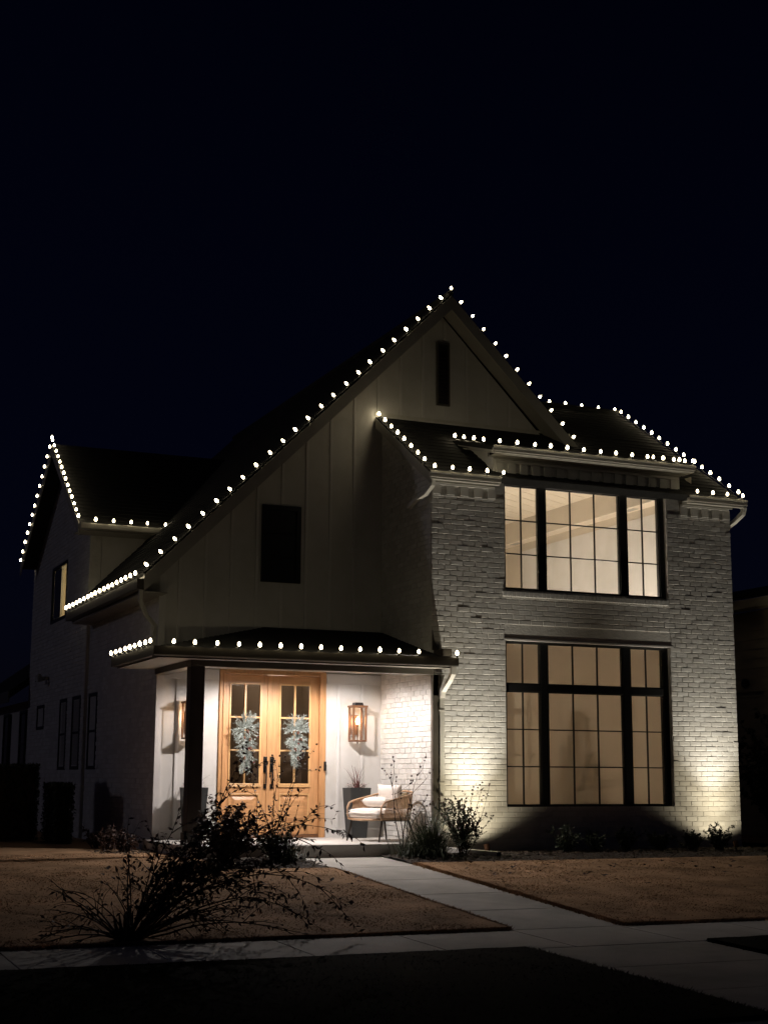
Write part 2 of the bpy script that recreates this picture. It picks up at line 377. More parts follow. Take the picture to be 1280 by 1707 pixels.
# front brick bay: mortar body Y .035-.30, brick faces at Y=0
BXL, BXR = -.18, 5.18
mb = MB(); wall_rects(mb, BXL+.022, BXR-.01, -.1, 5.36, [UW, LW], .002, .28); mb.box(.88, 4.19, .002, .28, 5.482, 5.86)
bw = mb.build('brick_wall', 'mortar', H)
brickwork(bw, (0, .034, 0), (1, 0, 0), BXL, BXR, -.06, -.06+CH*69, [UW, LW, (UW[0]-.12, UW[1]+.12, 5.46, 9), (UW[0]-.02, UW[1]+.02, 3.08, 3.33)], singles=300)
# soldier panel over the lower window, rowlock strip under the upper
mb = MB()
for i in range(int((LW[1]-LW[0]+.04)/.0735)):
    x = LW[0]-.02+.0735*i; mb.box(x+.002, x+.070, .006+rnd(-.002, .002), .036, 3.094, 3.325)
mb.build('soldier_course', ['brick_b'], H, bevel=.003)
mb = MB()
for i in range(int((UW[1]-UW[0]+.1)/.0735)):
    x = UW[0]-.05+.0735*i; mb.box(x+.003, x+.070, -.035+rnd(-.002, .002), .12, 3.715, 3.79)
mb.build('window_sill', ['brick_c'], H, bevel=.003)
# dentils below the eaves and on the raised centre
def dentils(x0, x1, zt, zb):
    mb = MB(); n = int((x1-x0)/.2)
    mb.box(x0-.05, x1+.05, -.035, .034, zt-.045, zt)
    for i in range(n+1):
        x = x0+(x1-x0)*i/n
        mb.box(x-.066, x+.066, -.028, .0, zb, zt-.047)
    mb.box(x0-.05, x1+.05, -.012, .034, zb-.02, zb-.003)
    mb.build('dentil_course', 'brick', H, bevel=.004)
dentils(BXL+.08, .82, 5.37, 5.18); dentils(4.28, BXR-.08, 5.37, 5.18); dentils(.96, 4.11, 5.80, 5.56)
mb = MB(); mb.box(.875, 4.195, -.004, .033, 5.482, 5.536); mb.box(.85, .90, -.006, .20, 5.482, 5.86); mb.box(4.17, 4.22, -.006, .20, 5.482, 5.86); mb.build('brick_band', 'brick_b', H)
# steel lintels
for W_ in (UW, LW):
    mb = MB(); mb.box(W_[0]-.03, W_[1]+.06, -.010, .06, W_[3]-.022, W_[3]+.001); mb.build('lintel', 'batten', H)
# porch-side brick return (faces -X) with mortar body
mb = MB(); mb.box(BXL+.004, BXL+.25, .285, 1.835, -.1, 5.55); mb.box(BXL+.004, BXL+.02, .004, .285, -.1, 5.36)
mb.slab([(BXL+.004, .285, 5.55), (BXL+.004, 1.835, 5.55), (BXL+.004, 1.835, 6.6), (BXL+.004, .285, 5.56)], (.2, 0, 0))
rw = mb.build('brick_return', 'mortar', H)
brickwork(rw, (BXL+.034, 1.835, 0), (0, -1, 0), 0, 1.83, -.06, 6.7, [], top=lambda u: 5.45+.626*(1.835-u))
mb = MB(); mb.box(BXR-.25, BXR-.034, .285, 6.5, -.1, 5.55); mb.build('right_wall', 'siding', H)

# ---- windows
def divided(name, x0, x1, z0, z1, y, cols, rows, parent, fr=.035, bar=.018, m='frame', g='glass', zs=None):
    """sash: frame, muntins, one pane each"""
    mb = MB(); mb.box(x0, x0+fr, y, y+.05, z0, z1); mb.box(x1-fr, x1, y, y+.05, z0, z1); mb.box(x0+fr, x1-fr, y, y+.05, z1-fr, z1); mb.box(x0+fr, x1-fr, y, y+.05, z0, z0+fr)
    s = mb.build(name, m, parent, bevel=.003)
    gx0, gx1, gz0, gz1 = x0+fr, x1-fr, z0+fr, z1-fr
    for i in range(1, cols):
        x = gx0+(gx1-gx0)*i/cols; MB().box(x-bar/2, x+bar/2, y+.012, y+.038, gz0, gz1).build('muntin', m, s) if parent is None or parent.parent is None else mb
    for j in range(1, rows):
        z = gz0+(gz1-gz0)*j/rows; MB().box(gx0, gx1, y+.014, y+.036, z-bar/2, z+bar/2).build('muntin', m, s)
    for i in range(cols):
        for j in range(rows):
            a = gx0+(gx1-gx0)*i/cols; b = gx0+(gx1-gx0)*(i+1)/cols; c = gz0+(gz1-gz0)*j/rows; d = gz0+(gz1-gz0)*(j+1)/rows
            e = .001
            MB().box(a+e, b-e, y+.022, y+.026, c+e, d-e).build('pane', g, s)
    return s
YF = .085
def big_window(W_, transom):
    x0, x1, z0, z1 = W_
    mb = MB(); f = .045
    mb.box(x0, x0+f, YF-.02, YF+.09, z0, z1); mb.box(x1-.09, x1, YF-.02, YF+.09, z0, z1); mb.box(x0+f, x1-.09, YF-.02, YF+.09, z1-f, z1); mb.box(x0+f, x1-.09, YF-.02, YF+.09, z0, z0+.05)
    for a, b in ((1.675, 1.80), (3.13, 3.265)): mb.box(a, b, YF-.015, YF+.085, z0+.05, z1-f)
    cols = [(x0+f, 1.675, 2), (1.80, 3.13, 3), (3.265, x1-.09, 2)]
    if transom:
        for a, b, _ in cols: mb.box(a, b, YF-.013, YF+.08, 2.31, 2.42)
    mb.build('window_frame', 'frame', H, bevel=.004)
    for a, b, c in cols:
        if transom:
            divided('window', a, b, z0+.05, 2.31, YF, c, 3, H, fr=.016); divided('window', a, b, 2.42, z1-f, YF, c, 1, H, fr=.016)
        else: divided('window', a, b, z0+.05, z1-f, YF, c, 3, H, fr=.016)
big_window(UW, False); big_window(LW, True)
# roller shades behind the lower window, lit room behind them
for a, b in ((1.07, 1.72), (1.76, 3.18), (3.22, 3.90)):
    MB().box(a, b, .215, .218, .60, 3.07).build('roller_shade', 'shade', H)
def room(name, x0, x1, y0, y1, z0, z1, m, ceil=True):
    mb = MB(); t = .05
    mb.box(x0-t, x0, y0, y1, z0, z1); mb.box(x1, x1+t, y0, y1, z0, z1); mb.box(x0-t, x1+t, y1, y1+t, z0, z1); mb.box(x0-t, x1+t, y0, y1+t, z0-t, z0)
    if ceil: mb.box(x0-t, x1+t, y0, y1+t, z1, z1+t)
    return mb.build(name, m, H)
room('interior_wall', .55, 4.6, .285, 4.2, 0.0, 3.15, 'paint_shaded')
def lamp(name, kind, loc, energy, col, size=.2, rot=None, spot=None, blend=.3, sx=None, sy=None):
    l = bpy.data.lights.new(name, kind); l.energy = energy; l.color = col
    if kind == 'AREA':
        l.size = sx or size
        if sy: l.shape = 'RECTANGLE'; l.size_y = sy
    else: l.shadow_soft_size = size
    if spot: l.spot_size = R(spot); l.spot_blend = blend
    o = bpy.data.objects.new(name, l); COL.objects.link(o); o.location = loc
    if rot is not None: o.rotation_euler = Vector(rot).to_track_quat('-Z', 'Y').to_euler()
    return o
lamp('living_room_lamp', 'POINT', (2.6, 3.4, 2.3), 225, (1, .93, .84), .25)
# indoor tree whose soft shadow falls on the shades
t = thing('indoor_tree', 'blurry indoor tree silhouette behind the shades of the large lower window', 'tree', (2.45, .75, 0))
MB().lathe((2.45, .75, 0), [(.05, 0), (.05, .4)], 8).build('trunk', 'stem', t)
mb = MB()
for i in range(700):
    h = random.random()**1.3; z = .35+1.75*h; r = (1-h)*.52*math.sqrt(random.random())+.02; a = rnd(0, 6.28)
    mb.leaf((2.45+r*math.cos(a), max(.36, .75+r*math.sin(a)), z), (math.cos(a), math.sin(a), -.2), (0, 0, 1), .16, .06)
mb.build('foliage', 'leafdark', t, recalc=False)
# upper room: right wall X=4.95, tray edge X=4.66, flat soffit z=5.70, vault of boards rising to the left
mb = MB(); mb.box(4.95, 5.0, .285, 1.2, 3.3, 5.70); mb.box(4.95, 5.0, 1.2, 3.49, 5.36, 5.70); mb.box(4.95, 5.0, 3.49, 7.2, 3.3, 5.70); mb.build('interior_wall', 'paint_shaded', H)
MB().box(5.08, 5.10, 1.1, 3.6, 3.3, 5.40).build('alcove_wall', 'paint_lit', H)
MB().box(-.1, 5.0, 7.2, 7.25, 3.3, 6.95).build('interior_wall', 'paint_shaded', H)
mb = MB(); mb.box(-.1, 5.0, .285, 7.2, 3.25, 3.3); mb.build('interior_floor', 'paint_shaded', H)
mb = MB(); mb.box(4.66, 4.948, .285, 7.2, 5.70, 5.74); mb.build('ceiling_soffit', 'paint_lit', H)
mb = MB(); mb.box(4.64, 4.66, .285, .9, 5.698, 5.9); mb.box(4.64, 4.66, .9, 7.2, 5.698, 6.10); mb.build('ceiling_beam', 'paint_shaded', H)
for y in (2.3, 6.5): MB().box(4.74, 4.86, y-.16, y+.16, 5.694, 5.699).build('ceiling_vent', 'trim', H)
# the boards of the vault (fall toward +X), from X=.6 up-left down to the beam
for i in range(14):
    y = 2.45+i*.36
    a = (4.638, y, 6.10); b = (4.638, y+.338, 6.10); c = (.3, y+.338, 6.95); d = (.3, y, 6.95)
    MB().slab([a, b, c, d], (0, 0, .02)).build('ceiling_board', 'ceilboard', H)
mb = MB(); mb.slab([(4.638, 2.44, 6.125), (4.638, 7.2, 6.125), (.3, 7.2, 6.975), (.3, 2.44, 6.975)], (0, 0, .05)); mb.slab([(.3, .30, 5.62), (4.9, .30, 5.62), (4.9, 2.44, 6.95), (.3, 2.44, 6.95)], (0, 0, .03)); mb.build('ceiling_backing', 'darkroom', H)
MB().slab([(.25, .285, 3.3), (.25, 7.2, 3.3), (.25, 7.2, 6.95), (.25, 2.44, 6.95), (.25, .285, 5.6)], (.05, 0, 0)).build('interior_wall', 'paint_shaded', H)
mb = MB(); mb.box(.3, 4.9, .282, .30, 5.49, 5.64); mb.build('interior_header', 'paint_shaded', H)
lamp('bedroom_lamp', 'POINT', (3.5, 1.3, 3.55), 75, (1, .89, .77), .12)
lamp('bedroom_lamp', 'POINT', (2.6, 4.4, 3.55), 100, (1, .91, .80), .12)
lamp('bedroom_lamp', 'POINT', (1.5, 1.2, 3.55), 65, (1, .89, .77), .12)

# ---- gable front wall (Y 1.84-2.0)
GY = 1.84
DX0, DX1, DZ1 = -2.80, -1.10, 2.63
mb = MB()
wall_rects(mb, -3.74, BXL+.24, -.05, 2.75, [(DX0, DX1, -.05, DZ1)], GY, GY+.16)
mb.slab([(-3.74, GY, 2.75), (BXL+.24, GY, 2.75), (BXL+.24, GY, 7.815), (-3.74, GY, 4.05)], (0, .16, 0))
mb.slab([(BXL+.24, GY, 6.70), (2.78, GY, 6.70), (.87, GY, 8.62), (BXL+.24, GY, 7.815)], (0, .16, 0))
gw = mb.build('gable_wall', 'siding', H)
def gtop(x): return 8.60-abs(x-.87)*.99
for k in range(19):
    x = -3.46+.4*k
    if x > 3.4: break
    zt = gtop(x)-.03; zb = 2.95+0*k
    if x > -.28: zb = 6.79
    if -2.17 < x < -1.57: spans = [(zb, 3.94), (5.2, zt)]
    elif .78 < x < 1.02: spans = [(zb, 7.02), (8.18, zt)]
    else: spans = [(zb, zt)]
    for a, b in spans:
        if b > a+.05: MB().box(x-.022, x+.022, GY-.02, GY-.001, a, b).build('batten', 'batten', H, bevel=.003)
for x in (-3.44, -3.04, -.89, -.50):
    MB().box(x-.022, x+.022, GY-.02, GY-.001, .275, 2.445).build('batten', 'batten', H, bevel=.003)
for a, b in ((-3.65, DX0-.01), (DX1+.01, BXL)): MB().box(a, b, GY-.022, GY-.001, 2.45, 2.60).build('frieze_board', 'batten', H, bevel=.003)
for a, b in ((-3.74, DX0-.01), (DX1+.01, BXL)): MB().box(a, b, GY-.025, GY-.002, .135, .27).build('skirt_board', 'batten', H, bevel=.003)
MB().box(-3.765, -3.66, GY-.03, GY-.003, .0, 4.0).build('corner_board', 'batten', H)
# gable louvre vent
v = MB(); v.box(.78, .81, GY-.04, GY-.001, 7.06, 8.14); v.box(.99, 1.02, GY-.04, GY-.001, 7.06, 8.14); v.box(.81, .99, GY-.04, GY-.001, 8.11, 8.14); v.box(.81, .99, GY-.04, GY-.001, 7.06, 7.09)
vent = v.build('gable_vent', 'porchtrim', H)
for i in range(15):
    z = 7.11+i*.067; MB().slab([(.81, GY-.035, z), (.99, GY-.035, z), (.99, GY-.006, z+.045), (.81, GY-.006, z+.045)], (0, 0, .008)).build('slat', 'darkpost', vent)
MB().box(.81, .99, GY-.005, GY-.002, 7.09, 8.11).build('vent_back', 'frame', vent)
# dark gable window
v = MB(); v.box(-2.19, -2.12, GY-.03, GY-.001, 3.97, 5.17); v.box(-1.62, -1.55, GY-.03, GY-.001, 3.97, 5.17); v.box(-2.12, -1.62, GY-.03, GY-.001, 5.10, 5.17); v.box(-2.12, -1.62, GY-.03, GY-.001, 3.97, 4.04)
v.build('window_frame', 'frame', H); MB().box(-2.12, -1.62, GY-.006, GY-.002, 4.04, 5.10).build('window', 'frame', H)
for z in (4.39, 4.74): MB().box(-2.12, -1.62, GY-.02, GY-.007, z-.01, z+.01).build('muntin', 'frame', H)

# ---- side walls in brick
SX = -3.74
mb = MB(); mb.box(SX+.004, SX+.2, GY+.161, 6.55, -.1, 3.95); sw = mb.build('side_wall', 'mortar', H)
S3 = [(5.76, 6.41)]; SZ = (1.15, 2.45)
brickwork(sw, (SX+.035, 6.55, 0), (0, -1, 0), 0, 4.70, -.06, 3.92, [(6.55-6.41, 6.55-5.76, 1.15, 2.45)])
WX = -3.79
m0 = MB(); wall_rects(m0, 6.6, 12.0, -.1, 5.35, [(8.5, 9.95, 3.99, 5.1)], .004, .2)
mb = MB(); mb.v = [(WX+y, x, z) for x, y, z in m0.v]; mb.f = m0.f; mb.mi = m0.mi
mb.slab([(WX+.004, 6.6, 5.35), (WX+.004, 12.0, 5.35), (WX+.004, 8.98, 7.20)], (.196, 0, 0)); mb.box(WX+.2, -1.9, 6.634, 6.8, 3.3, 5.5)
ww = mb.build('wing_wall', 'mortar', H)
def wh(y0, y1, z0, z1): return (12.0-y1, 12.0-y0, z0, z1)
brickwork(ww, (WX+.035, 12.0, 0), (0, -1, 0), 0, 5.4, -.06, 7.2, [wh(8.02, 8.67, 1.15, 2.45), wh(6.85, 7.55, 1.15, 2.45), wh(8.5, 9.95, 3.99, 5.1), wh(10.2, 10.95, 1.95, 2.43)],
          top=lambda u: 5.35+1.85*(1-abs((12.0-u)-8.98)/2.95))
MB().box(WX+.21, -1.95, 6.60, 6.633, 3.9, 5.30).build('cheek_wall', 'siding', H)
def side_window(y0, y1, z0, z1, X, g='glass', rows=2, back='darkroom'):
    mb = MB(); f = .06; X0, X1 = X-.014, X+.03
    mb.box(X0, X1, y0, y0+f, z0, z1); mb.box(X0, X1, y1-f, y1, z0, z1); mb.box(X0, X1, y0+f, y1-f, z1-f, z1); mb.box(X0, X1, y0+f, y1-f, z0, z0+f)
    w_ = mb.build('window_frame', 'frame', H)
    gz0, gz1 = z0+f, z1-f
    for j in range(rows):
        c = gz0+(gz1-gz0)*j/rows; d = gz0+(gz1-gz0)*(j+1)/rows
        MB().box(X+.004, X+.008, y0+f, y1-f, c+.02, d-.02).build('pane', g, w_)
        if j: MB().box(X-.006, X+.018, y0+f, y1-f, c-.02, c+.02).build('muntin', 'frame', w_)
    if back: MB().box(X+.024, X+.028, y0+f, y1-f, z0+f, z1-f).build('blind', back, w_)
side_window(5.76, 6.41, 1.15, 2.45, SX, back='shadecloth'); side_window(6.85, 7.55, 1.15, 2.45, WX, back='shadecloth'); side_window(8.02, 8.67, 1.15, 2.45, WX, back='shadecloth')
side_window(10.2, 10.95, 1.95, 2.43, WX, rows=1)
# upstairs wing window, a lit strip beside a dark blind
side_window(8.5, 9.95, 3.99, 5.1, WX, g='glass', rows=1, back=None)
MB().box(WX+.031, WX+.035, 9.25, 9.89, 4.06, 5.04).build('blind', 'darkroom', H)
mb = MB(); mb.box(WX+.2, WX+.9, 8.3, 10.3, 3.9, 3.95); mb.box(WX+.2, WX+.9, 8.3, 10.3, 5.2, 5.25); mb.box(WX+.85, WX+.9, 8.3, 10.3, 3.95, 5.2); mb.box(WX+.2, WX+.9, 8.25, 8.3, 3.9, 5.25); mb.box(WX+.2, WX+.9, 10.3, 10.35, 3.9, 5.25); mb.build('interior_wall', 'paint_lit', H)
lamp('wing_lamp', 'POINT', (WX+.55, 9.4, 4.6), 7.0, (1, .85, .5), .08)
# low rear wing
mb = MB(); wall_rects(mb, 12.02, 17.0, -.1, 2.6, [], 0, .2); mb2 = MB(); mb2.v = [(SX+.0+y, x, z) for x, y, z in mb.v]; mb2.f = mb.f; mb2.mi = mb.mi; mb2.build('rear_wing_wall', 'siding', H)
for a, b in ((12.15, 12.85), (14.25, 14.9)): side_window(a, b, 1.0, 2.40, SX-.06)
MB().slab([(-4.2, 11.98, 2.62), (-4.2, 17.2, 2.62), (-1.5, 17.2, 4.6), (-1.5, 11.98, 4.6)], (0, 0, .16)).build('rear_wing_roof', 'roof', H)
MB().box(-4.22, -4.19, 11.97, 17.2, 2.55, 2.78).build('fascia', 'porchtrim', H)
# sconce on the wing wall
s = MB(); s.box(WX-.12, WX, 9.9, 9.98, 2.9, 2.96); s.lathe((WX-.15, 9.94, 2.86), [(.09, 0), (.05, .12), (.02, .16)], 8, (-.3, 0, 1)); s.lathe((WX-.14, 10.2, 2.9), [(.08, 0), (.04, .1)], 8, (-.3, .3, .8)); s.build('floodlight', 'trim', H)

# ---- roofs (each a thick slab with shingle courses)
def roof(name, a, b, c, d, th=.10, parent=H, courses=True, label=None):
    """a,b = eave ends; c,d = ridge ends above b and a"""
    a, b, c, d = map(Vector, (a, b, c, d)); n = (b-a).cross(d-a).normalized(); n = n if n.z > 0 else -n
    mb = MB(); mb.slab([a, b, c, d], -n*th)
    if courses:
        L = (d-a).length; k = int(L/.145)
        for i in range(k):
            t0, t1 = i/k, min(1, (i+1)/k)
            p, q, r_, s_ = a.lerp(d, t0), b.lerp(c, t0), b.lerp(c, t1), a.lerp(d, t1)
            mb.slab([p+n*.012, q+n*.012, r_+n*.002, s_+n*.002], -n*.011)
    return mb.build(name, 'roof', parent)
AX, AZ = .87, 8.86; EY = 1.45
def gl(x): return AZ-abs(x-AX)*.99
roof('roof', (-4.10, EY, gl(-4.10)), (-4.10, 6.5, gl(-4.10)), (AX, 6.5, AZ), (AX, EY, AZ), .14)
roof('roof', (-2.8, 6.5, gl(-2.8)), (-2.8, 13, gl(-2.8)), (AX, 13, AZ), (AX, 6.5, AZ), .14)
MB().slab([(AX, EY, AZ), (3.26, EY, gl(3.26)), (1.99, 3.42, gl(1.99)), (2.5, 7.8, gl(2.5)), (2.5, 13, gl(2.5)), (AX, 13, AZ)], (-.09, 0, -.10)).build('roof', 'roof', H)
# barge boards on the front gable, soffit strip under the overhang
def board(p, q, w_, y0, y1, m, name):
    p, q = Vector(p), Vector(q)
    MB().slab([(p.x, y0, p.z), (q.x, y0, q.z), (q.x, y0, q.z-w_), (p.x, y0, p.z-w_)], (0, y1-y0, 0)).build(name, m, H)
board((-4.10, 0, gl(-4.10)-.03), (AX, 0, AZ-.03), .24, EY-.03, EY-.002, 'trim', 'bargeboard'); board((AX, 0, AZ-.03), (3.25, 0, gl(3.25)-.03), .24, EY-.03, EY-.002, 'trim', 'bargeboard')
for xa, xb in ((-3.9, AX), (AX, 3.3)):
    MB().slab([(xa, EY, gl(xa)-.22), (xb, EY, gl(xb)-.22), (xb, GY-.021, gl(xb)-.22), (xa, GY-.021, gl(xa)-.22)], (0, 0, .03)).build('soffit', 'soffit', H)
# shed roof over the brick bay
S = .626
def sz(y): return 5.47+S*(y+.22)
roof('roof', (-.30, -.22, sz(-.22)), (5.28, -.22, sz(-.22)), (5.28, GY-.022, sz(GY-.022)), (-.30, GY-.022, sz(GY-.022)), .09)
roof('roof', (1.2, GY+.165, sz(GY+.165)), (5.28, GY+.165, sz(GY+.165)), (5.28, 3.38, sz(3.38)), (1.2, 3.38, sz(3.38)), .09)
MB().slab([(3.2, GY-.022, sz(GY)), (5.28, GY-.022, sz(GY)), (5.28, GY+.165, sz(GY+.16)), (3.2, GY+.165, sz(GY+.16))], (0, 0, -.08)).build('roof', 'roof', H)
roof('roof', (5.28, 7.8, 7.1), (1.2, 7.8, 7.1), (1.2, 3.38, sz(3.38)), (5.28, 3.38, sz(3.38)), .09)
MB().tube([(1.9, 3.38, sz(3.38)+.03), (5.28, 3.38, sz(3.38)+.03)], .05, 6).build('ridge_cap', 'roof', H)
MB().tube([(AX, EY, AZ+.02), (AX, 13, AZ+.02)], .05, 6).build('ridge_cap', 'roof', H)
MB().slab([(-.31, -.24, sz(-.24)-.02), (-.31, GY-.03, sz(GY)-.04), (-.31, GY-.03, sz(GY)-.2), (-.31, -.24, sz(-.24)-.17)], (.03, 0, 0)).build('bargeboard', 'trim', H)
MB().slab([(5.28, -.24, sz(-.24)-.02), (5.28, 3.38, sz(3.38)-.02), (5.28, 3.38, sz(3.38)-.17), (5.28, -.24, sz(-.24)-.17)], (.03, 0, 0)).build('bargeboard', 'trim', H)
MB().slab([(BXR-.05, .29, 5.36), (BXR-.05, 3.38, sz(3.38)-.1), (BXR-.05, 7.8, 7.0), (BXR-.05, 7.8, 5.36)], (.04, 0, 0)).build('right_gable', 'siding', H)
MB().slab([(-.31, GY-.03, sz(GY)+.015), (3.3, GY-.03, sz(GY)+.015), (3.3, GY-.024, sz(GY)+.06), (-.31, GY-.024, sz(GY)+.06)], (0, .003, 0)).build('flashing', 'gutter', H)
# raised centre (low slope roof, cheeks, cornice)
def dz_(y): return 6.0+.27*y
roof('centre_roof', (.70, -.28, dz_(-.28)), (4.33, -.28, dz_(-.28)), (4.33, 1.12, dz_(1.12)), (.70, 1.12, dz_(1.12)), .05)
for x in (.875, 4.165): MB().slab([(x, .29, 5.70), (x, .29, 6.02), (x, 1.02, 6.215)], (.03, 0, 0)).build('cheek', 'siding', H)
for x in (.875, 4.165): MB().slab([(x, .204, 5.55), (x, .289, 5.55), (x, .289, 6.01), (x, .204, 5.99)], (.03, 0, 0)).build('cheek', 'siding', H)
# moulded gutters: a stepped profile
def gutter(name, x0, x1, y, z, m='gutter', hgt=.12, dep=.12):
    mb = MB(); mb.box(x0, x1, y-dep, y-dep+.01, z-.03, z+.004); mb.box(x0+.005, x1-.005, y-dep+.012, y-.02, z-hgt*.75, z-.03); mb.box(x0+.012, x1-.012, y-dep+.035, y-.01, z-hgt, z-hgt*.75)
    return mb.build(name, m, H, bevel=.006)
gutter('gutter', -.32, .86, -.16, 5.47); gutter('gutter', 4.22, 5.35, -.16, 5.47)
mb = MB(); mb.box(-.20, .86, -.15, -.001, 5.30, 5.34); mb.box(-.20, .86, -.10, -.002, 5.34, 5.372); mb.box(-.20, .86, -.14, 0.03, 5.372, 5.40); mb.box(4.23, 5.20, -.15, -.001, 5.30, 5.34); mb.box(4.23, 5.20, -.10, -.002, 5.34, 5.372); mb.box(4.23, 5.20, -.14, .03, 5.372, 5.40)
mb = MB(); mb.box(-.20, .86, -.06, -.036, 5.345, 5.395); mb.box(-.22, .86, -.26, -.002, 5.397, 5.41); mb.box(4.23, 5.20, -.06, -.036, 5.345, 5.395); mb.box(4.23, 5.30, -.26, -.002, 5.397, 5.41); mb.build('crown_moulding', 'trim', H, bevel=.004)
gutter('gutter', .70, 4.33, -.20, 5.94, hgt=.10)
mb = MB(); mb.box(.78, 4.29, -.25, .0, 5.83, 5.845); mb.box(.86, 4.22, -.055, -.012, 5.803, 5.829); mb.box(.84, 4.24, -.10, -.036, 5.846, 5.88)
mb.slab([(.715, -.20, 5.935), (.715, 1.0, 6.255), (.715, .95, 6.19), (.715, -.20, 5.86)], (.03, 0, 0)); mb.slab([(.75, -.1, 5.89), (.75, .95, 6.17), (.87, .95, 6.17), (.87, -.1, 5.89)], (0, 0, -.02)); mb.slab([(4.295, -.20, 5.935), (4.295, 1.0, 6.255), (4.295, .95, 6.19), (4.295, -.20, 5.86)], (.03, 0, 0))
mb.build('crown_moulding', 'trim', H, bevel=.004)
MB().slab([(-4.07, GY-.03, 3.70), (-3.76, GY-.03, 3.70), (-3.76, GY-.03, gl(-3.76)-.16), (-4.07, GY-.03, gl(-4.07)-.16)], (0, .03, 0)).build('eave_end', 'trim', H)
# main left eave: gutter running back, soffit
mb = MB(); mb.box(-4.19, -4.09, EY, 6.45, 3.71, 3.72); mb.box(-4.20, -4.19, EY, 6.45, 3.71, 3.855); mb.box(-4.095, -4.085, EY, 6.45, 3.69, 3.90); mb.box(-4.20, -4.09, EY-.01, EY, 3.71, 3.855); mb.build('gutter', 'porchtrim', H)
MB().box(-4.084, SX, EY+.02, 6.45, 3.66, 3.68).build('soffit', 'soffit', H)
# wing roof, gable facing left
roof('roof', (-4.1, 6.12, 5.42), (-2.0, 6.12, 5.42), (-.2, 8.95, 7.42), (-4.1, 8.95, 7.42), .10)
roof('roof', (-4.1, 11.85, 5.40), (-2.0, 11.85, 5.40), (-.2, 8.95, 7.42), (-4.1, 8.95, 7.42), .10)
mb = MB(); mb.slab([(-4.12, 6.10, 5.40), (-4.12, 8.95, 7.40), (-4.12, 8.95, 7.20), (-4.12, 6.10, 5.20)], (.02, 0, 0)); mb.slab([(-4.12, 11.88, 5.38), (-4.12, 8.95, 7.40), (-4.12, 8.95, 7.20), (-4.12, 11.88, 5.18)], (.02, 0, 0)); mb.build('bargeboard', 'trim', H)
mb = MB(); mb.box(-4.10, -2.45, 6.02, 6.11, 5.31, 5.41); mb.build('gutter', 'gutter', H, bevel=.01)
MB().box(-4.10, -2.3, 6.11, 6.59, 5.28, 5.30).build('soffit', 'soffit', H)
# ---- porch
PF = -.35
roof('porch_roof', (-4.3, PF, 2.73), (-.18, PF, 2.73), (-.18, GY-.022, 3.27), (-2.1, GY-.022, 3.27), .06)
MB().slab([(-4.3, PF, 2.73), (-2.1, GY-.022, 3.27), (-3.70, GY-.022, 2.877), (-4.3, GY-.022, 2.73)], (0, 0, -.05)).build('porch_roof', 'roof', H)
MB().slab([(-4.3, GY-.022, 2.73), (-3.76, GY-.022, 2.86), (-3.76, 1.95, 2.86), (-4.3, 1.95, 2.73)], (0, 0, -.05)).build('porch_roof', 'roof', H)
MB().slab([(-.18, PF, 2.73), (.0, PF, 2.73), (.0, -.001, 2.816), (-.18, -.001, 2.816)], (0, 0, -.06)).build('porch_roof', 'roof', H)
mb = MB(); mb.box(-.15, -.01, PF+.02, -.012, 2.75, 2.86); mb.slab([(-.176, -.012, 2.86), (-.06, -.012, 2.86), (-.14, -.012, 2.98), (-.176, -.012, 3.15)], (0, -.02, 0)); mb.build('porch_flashing', 'darkpost', H)
mb = MB(); mb.box(-4.42, .04, PF-.10, PF-.09, 2.60, 2.725); mb.box(-4.41, .03, PF-.09, PF, 2.60, 2.61); mb.box(-4.41, .03, PF-.006, PF, 2.58, 2.72); mb.box(.03, .04, PF-.09, PF, 2.60, 2.725)
mb.box(-4.42, -4.41, PF-.09, 1.95, 2.60, 2.725); mb.box(-4.41, -4.32, PF, 1.95, 2.60, 2.61); mb.box(-4.324, -4.318, PF, 1.95, 2.58, 2.72); mb.box(-4.41, -4.32, 1.94, 1.95, 2.61, 2.72)
mb.build('porch_gutter', 'porchtrim', H)
MB().box(-4.41, .035, PF-.112, PF-.102, 2.598, 2.612).build('drip_edge', 'gutter', H)
mb = MB(); mb.box(-4.31, -3.745, PF+.005, 1.95, 2.585, 2.60); mb.box(-3.745, -3.62, PF+.005, GY-.03, 2.585, 2.60); mb.box(-3.62, .0, PF+.005, -.09, 2.585, 2.60); mb.build('soffit', 'soffit', H)
MB().box(-3.80, BXL, -.08, .12, 2.50, 2.66).build('porch_beam', 'porchtrim', H, bevel=.006)
MB().box(-3.80, -3.61, .122, GY-.031, 2.50, 2.66).build('porch_beam', 'porchtrim', H, bevel=.006)
MB().box(-3.80, -3.60, -.085, .115, .14, 2.498).build('porch_column', 'darkpost', H, bevel=.008)
MB().box(-3.82, -3.58, -.105, .135, .14, .30).build('column_base', 'darkpost', H, bevel=.006)
mb = MB(); mb.box(BXL-.012, -.105, -.07, -.008, .0, 2.498); mb.slab([(BXL, -.07, 2.2), (-.105, -.07, 2.2), (-.0, -.07, 2.5), (BXL, -.07, 2.5)], (0, .06, 0)); mb.build('pilaster', 'porchtrim', H)
MB().box(-3.61, BXL, .12, GY-.001, 2.62, 2.66).build('porch_ceiling', 'soffit', H)
sl = MB(); sl.box(-3.88, BXL-.002, -.5, GY+.02, -.1, .14); sl.build('porch_slab', 'slab', H, bevel=.012)
sl = MB(); sl.box(-3.86, BXL-.004, -.488, -.478, -.1, -.0)
